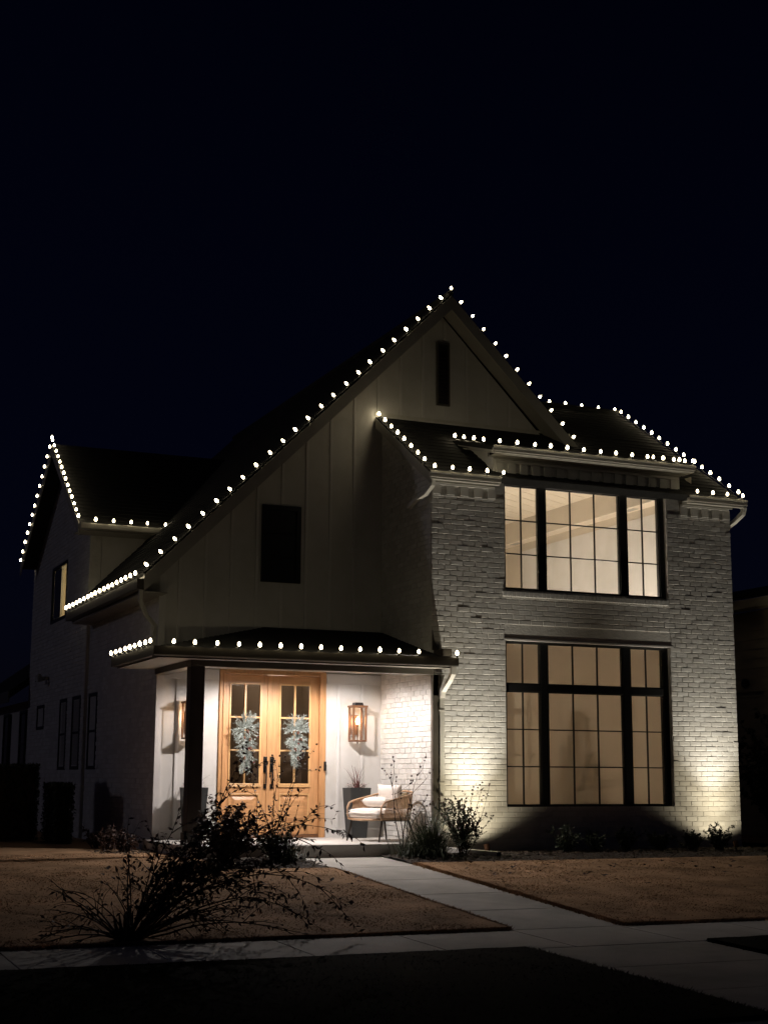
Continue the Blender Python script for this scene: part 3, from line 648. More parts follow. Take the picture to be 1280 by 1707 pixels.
# recessed lights with real lamps
MB().lathe((-1.9, .35, 2.606), [(.075, 0), (.085, .008), (.085, .013)], 20).build('recessed_light', 'gutter', H)
MB().lathe((-1.9, .35, 2.602), [(.058, 0), (.058, .003)], 20).build('recessed_lens', 'canlens', H)
lamp('porch_downlight', 'SPOT', (-1.9, .35, 2.598), 540, (1, .91, .88), .04, (0, 0, -1), 172, .3)
for x in (-2.5, -.78):
    MB().lathe((x, 1.25, 2.606), [(.075, 0), (.085, .008), (.085, .013)], 20).build('recessed_light', 'gutter', H)
    MB().lathe((x, 1.25, 2.602), [(.058, 0), (.058, .003)], 20).build('recessed_lens', 'canlens', H)
    lamp('porch_downlight', 'SPOT', (x, 1.25, 2.598), 28, (1, .91, .88), .04, (0, 0, -1), 160, .5)
# downspouts
mb = MB(); mb.rect([(-.02, PF-.04, 2.60), (-.02, PF-.03, 2.50), (-.03, PF+.03, 2.43), (-.05, -.12, 2.27), (-.05, -.085, 2.18)], .075, .06); mb.build('downspout_elbow', 'gutter', H, bevel=.006)
mb = MB(); mb.rect([(-.05, -.062, 2.20), (-.05, -.062, .10)], .075, .055); mb.build('downspout', 'gutter', H, bevel=.006)
mb = MB(); mb.box(-.10, 0.0, -.095, -.005, 1.98, 2.0); mb.box(-.10, 0.0, -.095, -.005, .95, .97); mb.build('downspout_strap', 'gutter', H)
mb = MB(); mb.rect([(-.24, -.20, 5.37), (-.24, -.17, 5.28), (-.28, -.02, 5.17), (-.33, .22, 5.11), (-.36, .4, 5.02)], .07, .055, (1, .2, 0)); mb.build('downspout_elbow', 'gutter', H, bevel=.006)
mb = MB(); mb.rect([(5.31, -.22, 5.37), (5.31, -.18, 5.27), (5.29, .0, 5.17), (5.23, .16, 5.08), (5.22, .22, 4.9)], .085, .06, (0, 1, 0)); mb.build('downspout_elbow', 'gutter', H, bevel=.006)
mb = MB(); mb.rect([(5.22, .22, 4.95), (5.22, .22, 0)], .07, .06, (0, 1, 0)); mb.build('downspout', 'gutter', H)
mb = MB(); mb.rect([(-4.13, EY+.03, 3.70), (-4.13, EY+.06, 3.55), (-4.0, EY+.2, 3.35), (-3.84, EY+.3, 3.22), (-3.80, GY+.1, 3.1), (-3.80, GY+.1, 2.9)], .075, .055, (0, 1, 0)); mb.build('downspout_elbow', 'trim', H)

# ---- front doors
mb = MB(); mb.box(DX0+.002, DX0+.075, GY-.03, GY+.12, .14, DZ1-.002); mb.box(DX1-.10, DX1-.002, GY-.03, GY+.12, .14, DZ1-.002); mb.box(DX0+.075, DX1-.10, GY-.03, GY+.12, 2.555, DZ1-.002)
mb.box(DX0+.055, DX0+.075, GY-.045, GY-.031, .14, 2.575); mb.box(DX1-.10, DX1-.08, GY-.045, GY-.031, .14, 2.575); mb.box(DX0+.075, DX1-.10, GY-.045, GY-.031, 2.555, 2.575)
mb.build('door_frame', 'wood', H, bevel=.004)
MB().box(DX0+.076, DX1-.101, GY-.02, GY+.12, .14, .185).build('threshold', 'bronze', H)
DL = [(-2.722, -2.006, 1), (-2.002, -1.204, 0)]
def leaf_door(x0, x1, gx0, gx1, hand):
    yd = GY+.02; D = .05; z0, z1 = .19, 2.55; g0, g1 = .93, 2.41
    mb = MB(); mb.box(x0, gx0, yd, yd+D, z0, z1); mb.box(gx1, x1, yd, yd+D, z0, z1); d = mb.build('front_door', 'wood', H, bevel=.003)
    mb = MB(); mb.box(gx0, gx1, yd+.001, yd+D-.001, g1, z1); mb.box(gx0, gx1, yd+.001, yd+D-.001, .79, g0); mb.box(gx0, gx1, yd+.001, yd+D-.001, z0, .34); mb.build('door_rail', 'woodrail', d, bevel=.003)
    # glass moulding
    def ring(a, b, c, e, w_, y0, y1, m, nm):
        q = MB(); q.box(a, a+w_, y0, y1, c, e); q.box(b-w_, b, y0, y1, c, e); q.box(a+w_, b-w_, y0, y1, e-w_, e); q.box(a+w_, b-w_, y0, y1, c, c+w_); return q.build(nm, m, d, bevel=.004)
    ring(gx0-.018, gx1+.018, g0-.018, g1+.018, .026, yd-.014, yd-.001, 'woodlight', 'glazing_bead')
    ring(gx0-.002, gx1+.002, .335, .79, .02, yd-.012, yd-.001, 'woodlight', 'panel_moulding')
    MB().box(gx0-.03, gx1+.03, yd-.022, yd-.002, g0-.045, g0-.021).build('door_ledge', 'woodlight', d, bevel=.004)
    q = MB(); q.box(gx0, gx1, yd+.014, yd+.03, .34, .79); q.slab([(gx0+.05, yd+.014, .39), (gx1-.05, yd+.014, .39), (gx1-.05, yd+.014, .74), (gx0+.05, yd+.014, .74)], (0, -.001, 0))
    a, b, c, e = gx0+.045, gx1-.045, .385, .745; i = .045
    q.add([(a, yd+.012, c), (b, yd+.012, c), (b, yd+.012, e), (a, yd+.012, e), (a+i, yd-.006, c+i), (b-i, yd-.006, c+i), (b-i, yd-.006, e-i), (a+i, yd-.006, e-i)], [(0, 1, 5, 4), (1, 2, 6, 5), (2, 3, 7, 6), (3, 0, 4, 7), (4, 5, 6, 7)])
    q.build('raised_panel', 'woodrail', d)
    xm = (gx0+gx1)/2; MB().box(xm-.014, xm+.014, yd-.008, yd+D-.01, g0, g1).build('muntin', 'woodlight', d, bevel=.003)
    zs = [g0, g0+.495, g0+.985, g1]
    for z in zs[1:3]: MB().box(gx0, gx1, yd-.006, yd+D-.012, z-.013, z+.013).build('muntin', 'woodlight', d, bevel=.003)
    for xa, xb in ((gx0, xm), (xm, gx1)):
        for za, zb in zip(zs, zs[1:]): MB().box(xa+.001, xb-.001, yd+.02, yd+.024, za+.001, zb-.001).build('pane', 'doorglass', d)
    # handle set
    hx = x1-.048 if hand else x0+.052
    q = MB(); q.box(hx-.028, hx+.028, yd-.022, yd-.001, 1.245, 1.335); q.lathe((hx, yd-.022, 1.29), [(.022, 0), (.022, .02)], 12, (0, -1, 0)); q.box(hx-.028, hx+.028, yd-.020, yd-.001, 1.10, 1.235); q.box(hx-.024, hx+.024, yd-.020, yd-.001, .86, .93)
    q.rect([(hx, yd-.02, 1.20), (hx, yd-.06, 1.19), (hx, yd-.068, 1.05), (hx, yd-.06, .91), (hx, yd-.02, .895)], .022, .016); q.box(hx-.014, hx+.014, yd-.06, yd-.02, 1.205, 1.215)
    q.build('door_handle', 'blackmetal', d, bevel=.002)
    return d
leaf_door(-2.722, -2.006, -2.615, -2.145, 1); leaf_door(-2.002, -1.204, -1.825, -1.355, 0)
MB().box(-2.035, -1.985, GY+.004, GY+.018, .19, 2.55).build('astragal', 'wood', H, bevel=.003)
mb = MB(); mb.box(-1.138, -1.100, GY-.062, GY-.045, 1.13, 1.27); mb.build('doorbell', 'blackmetal', H, bevel=.004)
# dim hall behind the door glass
mb = MB(); mb.box(-3.0, -.9, 3.4, 3.45, 0, 2.9); mb.box(-3.05, -3.0, 2.05, 3.45, 0, 2.9); mb.box(-.9, -.85, 2.05, 3.45, 0, 2.9); mb.box(-3.0, -.9, 2.05, 3.4, 2.8, 2.85); mb.box(-3.0, -.9, 2.05, 3.4, 0, .1); mb.build('interior_wall', 'paint_shaded', H)
lamp('hall_lamp', 'POINT', (-1.6, 2.7, 2.5), 9, (1, .80, .62), .15)

# ------------------------------------------------------------------ light strings
def bulb_mesh():
    mb = MB(); prof = [(.011, 0), (.021, .012), (.026, .030), (.023, .056), (.012, .078), (.003, .086)]
    mb.lathe((0, 0, 0), prof, 8); return mb.mesh('bulb', 'bulb', smooth=True)
BUL = bulb_mesh()
def string(paths, label, ax, tilt=.08):
    """paths: list of (start, end, number); bulbs stand along ax"""
    p0 = Vector(paths[0][0]); t = thing('light_string', label, 'string lights', p0, 0, 'light strings along the eaves', world=False)
    wire = MB(); pts_all = []
    for k, (a, b, n) in enumerate(paths):
        a, b = Vector(a), Vector(b); axv = Vector(ax[k] if isinstance(ax[0], (tuple, list)) else ax).normalized(); pts = []
        for i in range(n):
            p = a.lerp(b, i/max(1, n-1))-p0; d = (b-a).normalized()
            p += d*rnd(-.012, .012)
            o = bpy.data.objects.new('bulb', BUL); COL.objects.link(o); o.parent = t; o.location = p+axv*.022
            v = (axv+Vector((rnd(-tilt, tilt), rnd(-tilt, tilt), rnd(-tilt, tilt)))).normalized()
            o.rotation_euler = v.to_track_quat('Z', 'Y').to_euler(); s = rnd(.76, .90); o.scale = (s*1.06, s*1.06, s*.92)
            pts.append(p); wire.lathe(p, [(.013, -.012), (.013, .022)], 6, v)
            if i < n-1:
                q = a.lerp(b, (i+.5)/max(1, n-1))-p0-axv*rnd(.006, .02); pts.append(q)
        wire.tube(pts, .004, 4)
    wire.build('wire', 'frame', t); return t
def rk(x, off=.02): return (x, EY+.025, gl(x)+off)
r2 = .7071
string([(rk(-4.03), rk(AX-.14), 24)], 'bulb string up the long left slope of the tall front gable', [(-r2, 0, r2)])
string([((AX, EY-.01, AZ+.05), (AX, EY-.01, AZ+.05), 1), (rk(AX+.16), rk(3.12), 11)], 'bulb string from the front gable peak down its right slope', [(0, 0, 1), (r2, 0, r2)])
string([((3.1, 3.38, sz(3.38)+.04), (5.2, 3.38, sz(3.38)+.04), 7)], 'bulb string along the short level ridge right of the gable', (0, 0, 1))
string([((5.28, 3.28, sz(3.28)+.04), (5.28, -.12, sz(-.12)+.05), 15)], 'bulb string down the far right sloping roof edge', (0, 0, 1))
string([((-.275, GY-.10, sz(GY-.10)+.03), (-.275, .02, sz(.02)+.03), 8), ((-.27, -.305, 5.485), (.88, -.305, 5.485), 5)], 'bulb string down the small roof edge left of the upper window, ending at its eave', (0, 0, 1))
string([((.73, 1.05, dz_(1.05)+.04), (.73, .05, dz_(.05)+.04), 4), ((.80, -.345, 5.955), (4.28, -.345, 5.955), 13)], 'bulb string on the raised cornice above the upper window', (0, 0, 1))
string([((4.31, .85, dz_(.85)+.04), (4.31, -.05, dz_(-.05)+.04), 4)], 'short bulb string on the right return of the raised cornice', (0, 0, 1))
string([((4.34, -.305, 5.485), (5.22, -.305, 5.485), 4)], 'four bulbs on the short right gutter below the raised cornice', (0, 0, 1))
string([((-4.16, PF-.13, 2.735), (-.60, PF-.13, 2.735), 13), ((.0, PF-.13, 2.735), (.0, PF-.13, 2.735), 1)], 'bulb string along the front gutter of the porch', (0, 0, 1))
string([((-4.445, 1.85, 2.74), (-4.445, -.36, 2.74), 9)], 'tight row of bulbs along the left side gutter of the porch', (0, 0, 1))
string([((-4.225, EY+.02, 3.88), (-4.225, 6.35, 3.88), 18)], 'tight row of bulbs along the long left side gutter above the porch', (0, 0, 1))
string([((-4.12, 6.15, 5.49), (-4.12, 8.90, 7.44), 14), ((-4.12, 8.95, 7.50), (-4.12, 8.95, 7.50), 1)], 'bulb string on the near slope of the far left gable', (0, 0, 1))
string([((-4.12, 9.15, 7.36), (-4.12, 11.85, 5.46), 13)], 'bulb string on the far slope of the leftmost gable', (0, 0, 1))
string([((-3.84, 5.99, 5.42), (-2.60, 5.99, 5.42), 5)], 'five bulbs on the small gutter beside the far left gable', (0, 0, 1))

# ------------------------------------------------------------------ wall lanterns
def lantern(x, label):
    t = thing('wall_lantern', label, 'wall lantern', (x, GY-.02, 1.57), 0, 'lanterns flanking the doors')
    w_, d_, z0, z1 = .115, .10, 1.57, 2.09; yc = GY-.165; b = .013
    mb = MB()
    for sx in (-1, 1):
        for sy in (-1, 1): cx, cy = x+sx*(w_-b), yc+sy*(d_-b); mb.box(cx-b, cx+b, cy-b, cy+b, z0+.026, z1)
    mb.box(x-w_, x+w_, yc-d_, yc+d_, z0, z0+.025); mb.box(x-w_-.012, x+w_+.012, yc-d_-.012, yc+d_+.012, z1+.001, z1+.03)
    mb.build('lantern_frame', 'bronze', t, bevel=.003)
    MB().frustum(x, yc, z1+.031, z1+.075, .07, .06).build('lantern_cap', 'blackmetal', t)
    mb = MB(); mb.box(x-.055, x+.055, GY-.045, GY-.003, 1.68, 1.98); mb.box(x-.015, x+.015, GY-.12, GY-.046, 2.121, 2.14); mb.build('back_plate', 'bronze', t)
    mb = MB(); mb.box(x-w_+2*b, x+w_-2*b, yc-d_+.010, yc-d_+.013, z0+.026, z1); mb.box(x-w_+.010, x-w_+.013, yc-d_+2*b, yc+d_-2*b, z0+.026, z1); mb.box(x+w_-.013, x+w_-.010, yc-d_+2*b, yc+d_-2*b, z0+.026, z1); mb.build('pane', 'glass', t)
    mb = MB(); mb.lathe((x, yc, z0+.025), [(.010, 0), (.010, .20), (.016, .21), (.016, .24)], 8); mb.lathe((x, yc, z0-.03), [(.006, 0), (.014, .015), (.006, .029)], 8)
    for s_ in (-.04, .04): mb.tube([(x+s_, yc, z0+.025), (x+s_, yc, z0+.18)], .005, 6)
    mb.build('candle_stem', 'bronze', t)
    MB().lathe((x, yc, z0+.265), [(.012, 0), (.024, .02), (.028, .045), (.022, .075), (.008, .10), (.002, .11)], 10).build('lantern_bulb', 'flame', t, smooth=True)
    return t
lantern(-.635, 'bronze glass wall lantern right of the wooden double door'); lantern(-3.27, 'bronze glass wall lantern partly behind the dark porch column')

# ------------------------------------------------------------------ frosted swags on the doors
def swag(x, ztop, label, seed, wd=.19, ln=.92):
    rs = random.Random(seed); y = GY-.03
    t = thing('door_swag', label, 'door swag', (x, y, ztop-.3), 0, 'frosted swags hung on the doors')
    nd = MB()
    for s_ in range(105):
        h = rs.random(); up = s_ < 34
        c = Vector((x+rs.gauss(0, .02), y-.03, ztop-.24-(0 if up else h*ln*.62)))
        if up: a = rs.uniform(-.4, math.pi+.4); L = rs.uniform(.15, .24)*(1.0 if abs(math.cos(a)) < .8 else .95)
        else: a = -math.pi/2+rs.uniform(-1.0, 1.0)*(1.35-h*.95); L = rs.uniform(.15, .24)*(1.05-.2*h)
        dr = Vector((math.cos(a), rs.uniform(-.45, -.02), math.sin(a))).normalized()
        nd.cur = 0
        nd.tube([c, c+dr*L*.5, c+dr*L+Vector((0, 0, -.01))], [.004, .003, .001], 4, False)
        for k in range(26):
            f = .12+.88*k/26; p = c+dr*L*f; sd = Vector((rs.uniform(-1, 1), rs.uniform(-1, .4), rs.uniform(-1, 1))).normalized()
            nd.cur = 1 if rs.random() < .22 else 0
            nd.leaf(p, dr*.9+sd*.65, sd.cross(dr), rs.uniform(.035, .06), .0065)
    nd.build('needles', ['frost', 'frostwhite'], t, recalc=False)
    for k in range(4):
        c = (x+rs.uniform(-.05, .05), y-.10, ztop-.24-k*.13-rs.random()*.05)
        MB().lathe(c, [(.006, 0), (.018, .012), (.023, .03), (.016, .055), (.004, .07)], 8, (rs.uniform(-.5, .5), -.5, -.8)).build('pine_cone', 'cone', t)
    for k in range(14):
        c = (x+rs.gauss(0, .06), y-.10-rs.random()*.03, ztop-.2-rs.random()*ln*.8)
        MB().lathe(c, [(.004, 0), (.010, .006), (.010, .014), (.003, .02)], 6, (0, -1, 0)).build('berry', 'frostwhite' if k % 4 else 'berry', t)
    for s_ in range(9):
        pass
    return t
swag(-2.385, 2.01, 'frosted pine swag with cones on the left door, longer and tapering to a thin tail', 3, ln=.86); swag(-1.60, 2.00, 'frosted pine swag with cones on the right door, fuller and shorter', 9, ln=.68)

# ------------------------------------------------------------------ planters
def planter(x, y, label, pl, n, spiky):
    t = thing('planter', label, 'planter', (x, y, .14), 0, 'tall tapered planters by the door')
    mb = MB(); z0, z1 = .141, .88; b0, b1 = .12, .168
    mb.frustum(x, y, z0, z1, b0, b1)
    t_ = MB(); o = [(-1, -1), (1, -1), (1, 1), (-1, 1)]
    v = [(x+a*b0, y+b*b0, z0) for a, b in o]+[(x+a*b1, y+b*b1, z1) for a, b in o]+[(x+a*(b1-.025), y+b*(b1-.025), z1) for a, b in o]+[(x+a*(b1-.035), y+b*(b1-.035), z1-.07) for a, b in o]
    f = [(3, 2, 1, 0)]+[(i+4*k, (i+1) % 4+4*k, (i+1) % 4+4*k+4, i+4*k+4) for k in range(3) for i in range(4)]
    t_.add(v, f).build('pot', 'planter', t, bevel=.005)
    MB().box(x-.131, x+.131, y-.131, y+.131, z1-.078, z1-.06).build('potting_soil', 'soil', t)
    p = thing('potted_plant', pl, 'plant', (x, y, .82), 0)
    mb = MB()
    for i in range(n):
        a = rnd(0, 6.28); el = rnd(.5, 1.45) if i > 4 else rnd(1.2, 1.5); L = rnd(.28, .46); w_ = .016; pts = []; q = Vector((x+rnd(-.03, .03), y+rnd(-.03, .03), .82)); e = el
        d = Vector((math.cos(a), math.sin(a), 0))
        prev = None
        for k in range(6):
            wk = w_*(1-k/5.5)+.001; sd = Vector((-d.y, d.x, 0))*wk/2; cur = (q-sd, q+sd)
            if prev: mb.add([prev[0], prev[1], cur[1], cur[0]], [(0, 1, 2, 3)])
            prev = cur; q = q+(d*math.cos(e)+Vector((0, 0, math.sin(e))))*L/5; e -= rnd(.08, .22)
    mb.build('blades', 'spike', p, recalc=False)
    mb = MB()
    for i in range(260):
        a = rnd(0, 6.28); r_ = rnd(.03, .16); q = (x+r_*math.cos(a), y+r_*math.sin(a), .84+rnd(0, .10))
        mb.cur = 0 if random.random() < .55 else 1
        mb.leaf(q, (math.cos(a), math.sin(a), rnd(-.3, 1)), (0, 0, 1), .035, .02)
    mb.build('bedding_leaves', ['pinkleaf', 'leafdark'], p, recalc=False)
planter(-.685, 1.57, 'dark tapered planter right of the door behind the chair', 'spiky reddish plant in the planter right of the door', 26, True)
planter(-3.24, 1.53, 'dark tapered planter behind the porch column', 'low plant in the planter behind the porch column', 14, False)

# ------------------------------------------------------------------ armchair (local frame: +x = back, +y = far side)
fc = Vector((-.95, -.30, 0)).normalized()
CX, CY = -.76, .42
ch = thing('armchair', 'low rattan porch armchair with open spindle arms and white seat cushion', 'chair', (CX, CY, .14), math.atan2(-fc.y, -fc.x), world=False)
def usp(t, a, b, zf):     # U-shaped plan path t 0..1: front near -> back -> front far
    ang = math.pi*(t); x = -a+ (a*1.0)*0; return None
def upath(hw, fr, bk, z_front, z_back, n=28):
    pts = []
    # straight side, half ellipse back, straight side
    for i in range(n+1):
        t = i/n
        if t < .3: s = t/.3; p = (-fr+(fr+bk*.25)*s, -hw)
        elif t > .7: s = (1-t)/.3; p = (-fr+(fr+bk*.25)*s, hw)
        else:
            a = (t-.3)/.4*math.pi; p = (bk*.25+bk*.75*math.sin(a), -hw*math.cos(a))
        k = (p[0]+fr)/(fr+bk); pts.append(Vector((p[0], p[1], z_front+(z_back-z_front)*k)))
    return pts
ch.scale = (1.08, 1.06, 1.0)
top = upath(.36, .22, .40, .56, .70); bot = upath(.335, .30, .36, .315, .30)
fl = [Vector((-.30, -.335, .30)), Vector((-.325, -.345, .38)), Vector((-.32, -.352, .47)), Vector((-.28, -.358, .535))]
fr_ = [Vector((p.x, -p.y, p.z)) for p in fl]
MB().tube(fl+top+fr_[::-1], .014, 8).build('arm_rail', 'rattan', ch, smooth=True)
MB().tube(bot, .014, 8).build('seat_rail', 'rattan', ch, smooth=True)
MB().tube([Vector((-.30, -.335, .312)), Vector((-.35, -.2, .305)), Vector((-.365, 0, .30)), Vector((-.35, .2, .305)), Vector((-.30, .335, .312))], .016, 8).build('front_rail', 'rattan', ch, smooth=True)
mid = upath(.35, .27, .385, .43, .49)
MB().tube(mid, .006, 5).build('spindle_band', 'rattan', ch)
for i in range(1, 56):
    t = i/56
    def at(pth, t): f = t*(len(pth)-1); k = int(f); return pth[k].lerp(pth[min(k+1, len(pth)-1)], f-k)
    MB().tube([at(bot, t), at(top, t)], .0065, 5).build('spindle', 'rattan', ch)
for x, y, bx, by in ((-.27, -.31, -.34, -.33), (-.27, .31, -.34, .33), (.24, -.24, .33, -.30), (.24, .24, .33, .30)):
    MB().tube([(x, y, .31), (bx, by, .0)], [.016, .011], 8).build('leg', 'chairleg', ch)
MB().tube([(-.27, -.31, .295), (.24, -.24, .285), (.24, .24, .285), (-.27, .31, .295), (-.27, -.31, .295)], .013, 6).build('under_frame', 'chairleg', ch)
def cushion(name, w_, d_, h_, m, parent, matx, n=14, sharp=.35, piping=False):
    mb = MB(); vs = []
    for side in (1, -1):
        for i in range(n+1):
            for j in range(n+1):
                u = -1+2*i/n; v = -1+2*j/n
                e = (max(0, 1-abs(u)**4)*max(0, 1-abs(v)**4))**sharp
                pin = 1-.06*(1-abs(u)**2)*abs(v)**3-.0
                vs.append(matx @ Vector((u*w_/2*(1-.05*(1-v*v)*abs(u)**6), v*d_/2*(1-.05*(1-u*u)*abs(v)**6), side*(h_/2*e+.002)+.004*math.sin(u*7+v*5)*e)))
    W = n+1
    for s_ in range(2):
        o = s_*W*W
        for i in range(n):
            for j in range(n): mb.f.append((o+i*W+j, o+(i+1)*W+j, o+(i+1)*W+j+1, o+i*W+j+1)); mb.mi.append(0)
    ring = [j for j in range(W)]+[i*W+n for i in range(1, W)]+[n*W+j for j in range(n-1, -1, -1)]+[i*W for i in range(n-1, 0, -1)]
    for k in range(len(ring)): a, b = ring[k], ring[(k+1) % len(ring)]; mb.f.append((a, b, b+W*W, a+W*W)); mb.mi.append(0)
    mb.v = [tuple(v) for v in vs]
    return mb.build(name, m, parent, smooth=True)
cushion('seat_cushion', .64, .66, .15, 'cushion', ch, Matrix.Translation((-.04, 0, .385)), sharp=.16)
mb = MB()
for z in (.345, .428):
    pts = []
    for i in range(33):
        a = 2*math.pi*i/32; c, s_ = math.cos(a), math.sin(a); q = (abs(c)**8+abs(s_)**8)**(-1/8); pts.append((-.04+.322*c*q, .332*s_*q, z))
    mb.tube(pts, .004, 5)
mb.build('piping', 'cushion', ch)
def in_chair(x, y, z): return Matrix.Translation((CX, CY, .14)) @ Matrix.Rotation(math.atan2(-fc.y, -fc.x), 4, 'Z') @ Matrix.Translation((x, y, z))
def pillow(name, label, M, w_, h_, th, m):
    o = cushion(name, w_, h_, th, m, None, M, sharp=.5); tag(o, label, 'pillow', None); return o
pillow('pillow', 'upright white pillow leaning on the back of the porch armchair', in_chair(.20, .04, .60) @ Matrix.Rotation(R(12), 4, 'Z') @ Matrix.Rotation(R(78), 4, 'Y'), .40, .42, .15, 'cushion')
pillow('pillow', 'white lumbar pillow lying flat on the seat of the porch armchair', in_chair(-.02, .02, .525) @ Matrix.Rotation(R(8), 4, 'Z') @ Matrix.Rotation(R(14), 4, 'Y'), .34, .46, .15, 'cushion')
pillow('pillow', 'small olive pillow tucked behind the white one in the armchair', in_chair(.27, -.20, .56) @ Matrix.Rotation(R(-20), 4, 'Z') @ Matrix.Rotation(R(75), 4, 'Y'), .26, .26, .12, 'olivecloth')

# ------------------------------------------------------------------ garden fittings
def uplight(x, y, label, aim, e, spot=100):
    t = thing('uplight', label, 'garden light', (x, y, -.03), 0, 'garden uplights at the brick wall')
    MB().lathe((x, y, -.03), [(.012, 0), (.012, .09)], 8).build('stake', 'blackmetal', t)
    a = Vector(aim).normalized(); c = Vector((x, y, .07))
    MB().lathe(c, [(.025, -.05), (.038, -.04), (.040, .045), (.034, .045), (.030, .02)], 14, a).build('lamp_head', 'bronze', t)
    MB().lathe(c, [(.030, .021), (.030, .024)], 14, a).build('lens', 'uplens', t)
    lamp('uplight_lamp', 'SPOT', c+a*.05, e*.42, (1, .86, .60), .03, (0, .50, 1), 132, .5)
    lamp('uplight_lamp', 'SPOT', c+a*.05, e*6.0, (1, .93, .80), .03, (0, .06, 1), 70, 1.0)
    lamp('uplight_lamp', 'SPOT', c+a*.05, e*1.3, (1, .87, .62), .03, (0, .20, 1), 100, 1.0); return t
uplight(.42, -.55, 'small garden uplight left of the lower window, hidden among plants', (0.0, .42, 1), 60, 105)
uplight(4.66, -.55, 'small garden uplight at the right end of the low hedge', (0.0, .42, 1), 50, 105)
t = thing('downspout_extension', 'white rectangular downspout extension lying on the mulch', 'drain pipe', (.0, -.2, -.02))
mb = MB(); a, b = Vector((-.03, -.12, .03)), Vector((.34, -1.05, .0)); mb.rect([a, a.lerp(b, .5), b], .10, .075, Vector((b-a)).cross(Vector((0, 0, 1)))); mb.build('pipe', 'whiteplastic', t, bevel=.005)
mb = MB(); d = (b-a).normalized(); sd = d.cross(Vector((0, 0, 1))).normalized(); up = Vector((0, 0, 1))
q = [b+d*.001+sd*i*.044+up*j*.031 for i, j in ((-1, -1), (1, -1), (1, 1), (-1, 1))]; mb.add(q, [(0, 1, 2, 3)]).build('opening', 'frame', t, recalc=False)
for (x, y, r_) in ((1.02, -.62, .02), (1.45, -.75, .022), (.75, -.9, .016)):
    pass

# ------------------------------------------------------------------ plants
def branch(p, d, L, n, droop, wob, rs):
    pts = [Vector(p)]; d = Vector(d).normalized()
    for i in range(n):
        d = (d+Vector((rs.gauss(0, wob), rs.gauss(0, wob), rs.gauss(0, wob)-droop*(i/n)))).normalized(); pts.append(pts[-1]+d*L/n)
    return pts
def shrub(name, label, base, specs, seed, leafmat, leafsize=.05, leafw=.45, stemr=.008, cat='shrub', group=None, hips=0, smooth=False):
    """specs: list of (dir, length, droop, leaves per metre, twigs)"""
    rs = random.Random(seed); t = thing(name, label, cat, base, 0, group)
    st = MB(); lf = MB(); hp = MB()
    for d, L, dr, lpm, tw in specs:
        pts = branch(Vector(base)+Vector((rs.gauss(0, .03), rs.gauss(0, .03), 0)), d, L, 10, dr, .07, rs)
        st.tube(pts, [stemr*(1-.8*i/10) for i in range(11)], 5)
        subs = [(pts, lpm)]
        for k in range(tw):
            i = rs.randint(3, 9); dd = (pts[i+0]-pts[i-1]).normalized()+Vector((rs.gauss(0, .6), rs.gauss(0, .6), rs.gauss(.1, .4)))
            q = branch(pts[i], dd, L*rs.uniform(.15, .38), 6, dr*1.2, .12, rs); st.tube(q, [stemr*.45*(1-.8*j/6) for j in range(7)], 4); subs.append((q, lpm*1.3))
        for q, lp in subs:
            Lq = sum((q[j+1]-q[j]).length for j in range(len(q)-1))
            for _ in range(int(lp*Lq)):
                f = rs.uniform(.25, 1)*(len(q)-1); j = min(int(f), len(q)-2); p = q[j].lerp(q[j+1], f-j); dd = (q[j+1]-q[j]).normalized()
                sd = Vector((rs.gauss(0, 1), rs.gauss(0, 1), rs.gauss(-.35, .8))).normalized()
                s_ = leafsize*rs.uniform(.6, 1.25)
                lf.leaf(p, dd*.5+sd, (rs.gauss(0, 1), rs.gauss(0, 1), 1), s_, s_*leafw)
            if hips and rs.random() < hips: hp.lathe(q[-1], [(.004, 0), (.013, .008), (.014, .020), (.005, .028)], 6, (0, 0, 1))
            if hips and rs.random() < hips: hp.lathe(q[-2], [(.004, 0), (.012, .008), (.012, .018), (.004, .024)], 6, (0, .3, 1))
    st.build('stems', 'stem', t, recalc=False)
    if lf.f: lf.build('leaves', leafmat, t, recalc=False)
    if hp.f: hp.build('rose_hips', 'hip', t, recalc=False, kind='stuff')
    return t
def fan(n, spread, rs, up=1.0, L=(.6, 1.2), dr=.1, lpm=30, tw=3, xbias=0):
    out = []
    for _ in range(n):
        a = rs.uniform(0, 6.28); s_ = spread*rs.random()**.6
        out.append(((math.cos(a)*s_+xbias, math.sin(a)*s_, up), rs.uniform(*L), dr, lpm, tw))
    return out
R_ = random.Random(11)
# big bare arching shrub by the sidewalk
S_ = random.Random(77)
def jit(v, q=.10): return tuple(c+S_.gauss(0, q) for c in v)
sp0 = []
for d, L, dr, lp, tw, n in (((1.15, .0, 1.0), 2.25, .25, 30, 6, 7), ((.95, .0, 1.05), 1.75, .20, 42, 8, 10), ((.62, .0, 1.2), 1.35, .14, 36, 7, 8), ((.2, 0, 1.3), 1.12, .06, 18, 6, 4), ((1.35, -.1, .55), 1.7, .10, 12, 5, 5), ((-.75, .0, .8), 1.0, .14, 10, 6, 6), ((-1.0, 0, .5), .95, .12, 10, 5, 4), ((1.0, .5, .8), 1.4, .2, 34, 6, 4)):
    for _ in range(n): sp0.append((jit(d, .13), L*(S_.uniform(.82, 1.08) if L > 2 else S_.uniform(.60, .94)), dr, lp*.75, tw))
shrub('arching_shrub', 'large dark loose shrub by the sidewalk, leafy sprays arching right toward the walk', (-6.1, -6.40, -.39), sp0, 5, 'leafred', .058, .40, .010)
mbx = MB()
for i in range(16):
    a = rnd(0, 6.28); r_ = rnd(0, .08); mbx.tube([(-6.12+r_*math.cos(a), -6.40+r_*math.sin(a), -.42), (-6.12+r_*2.0*math.cos(a), -6.40+r_*2.0*math.sin(a), rnd(-.28, -.12))], [.035, .006], 5)
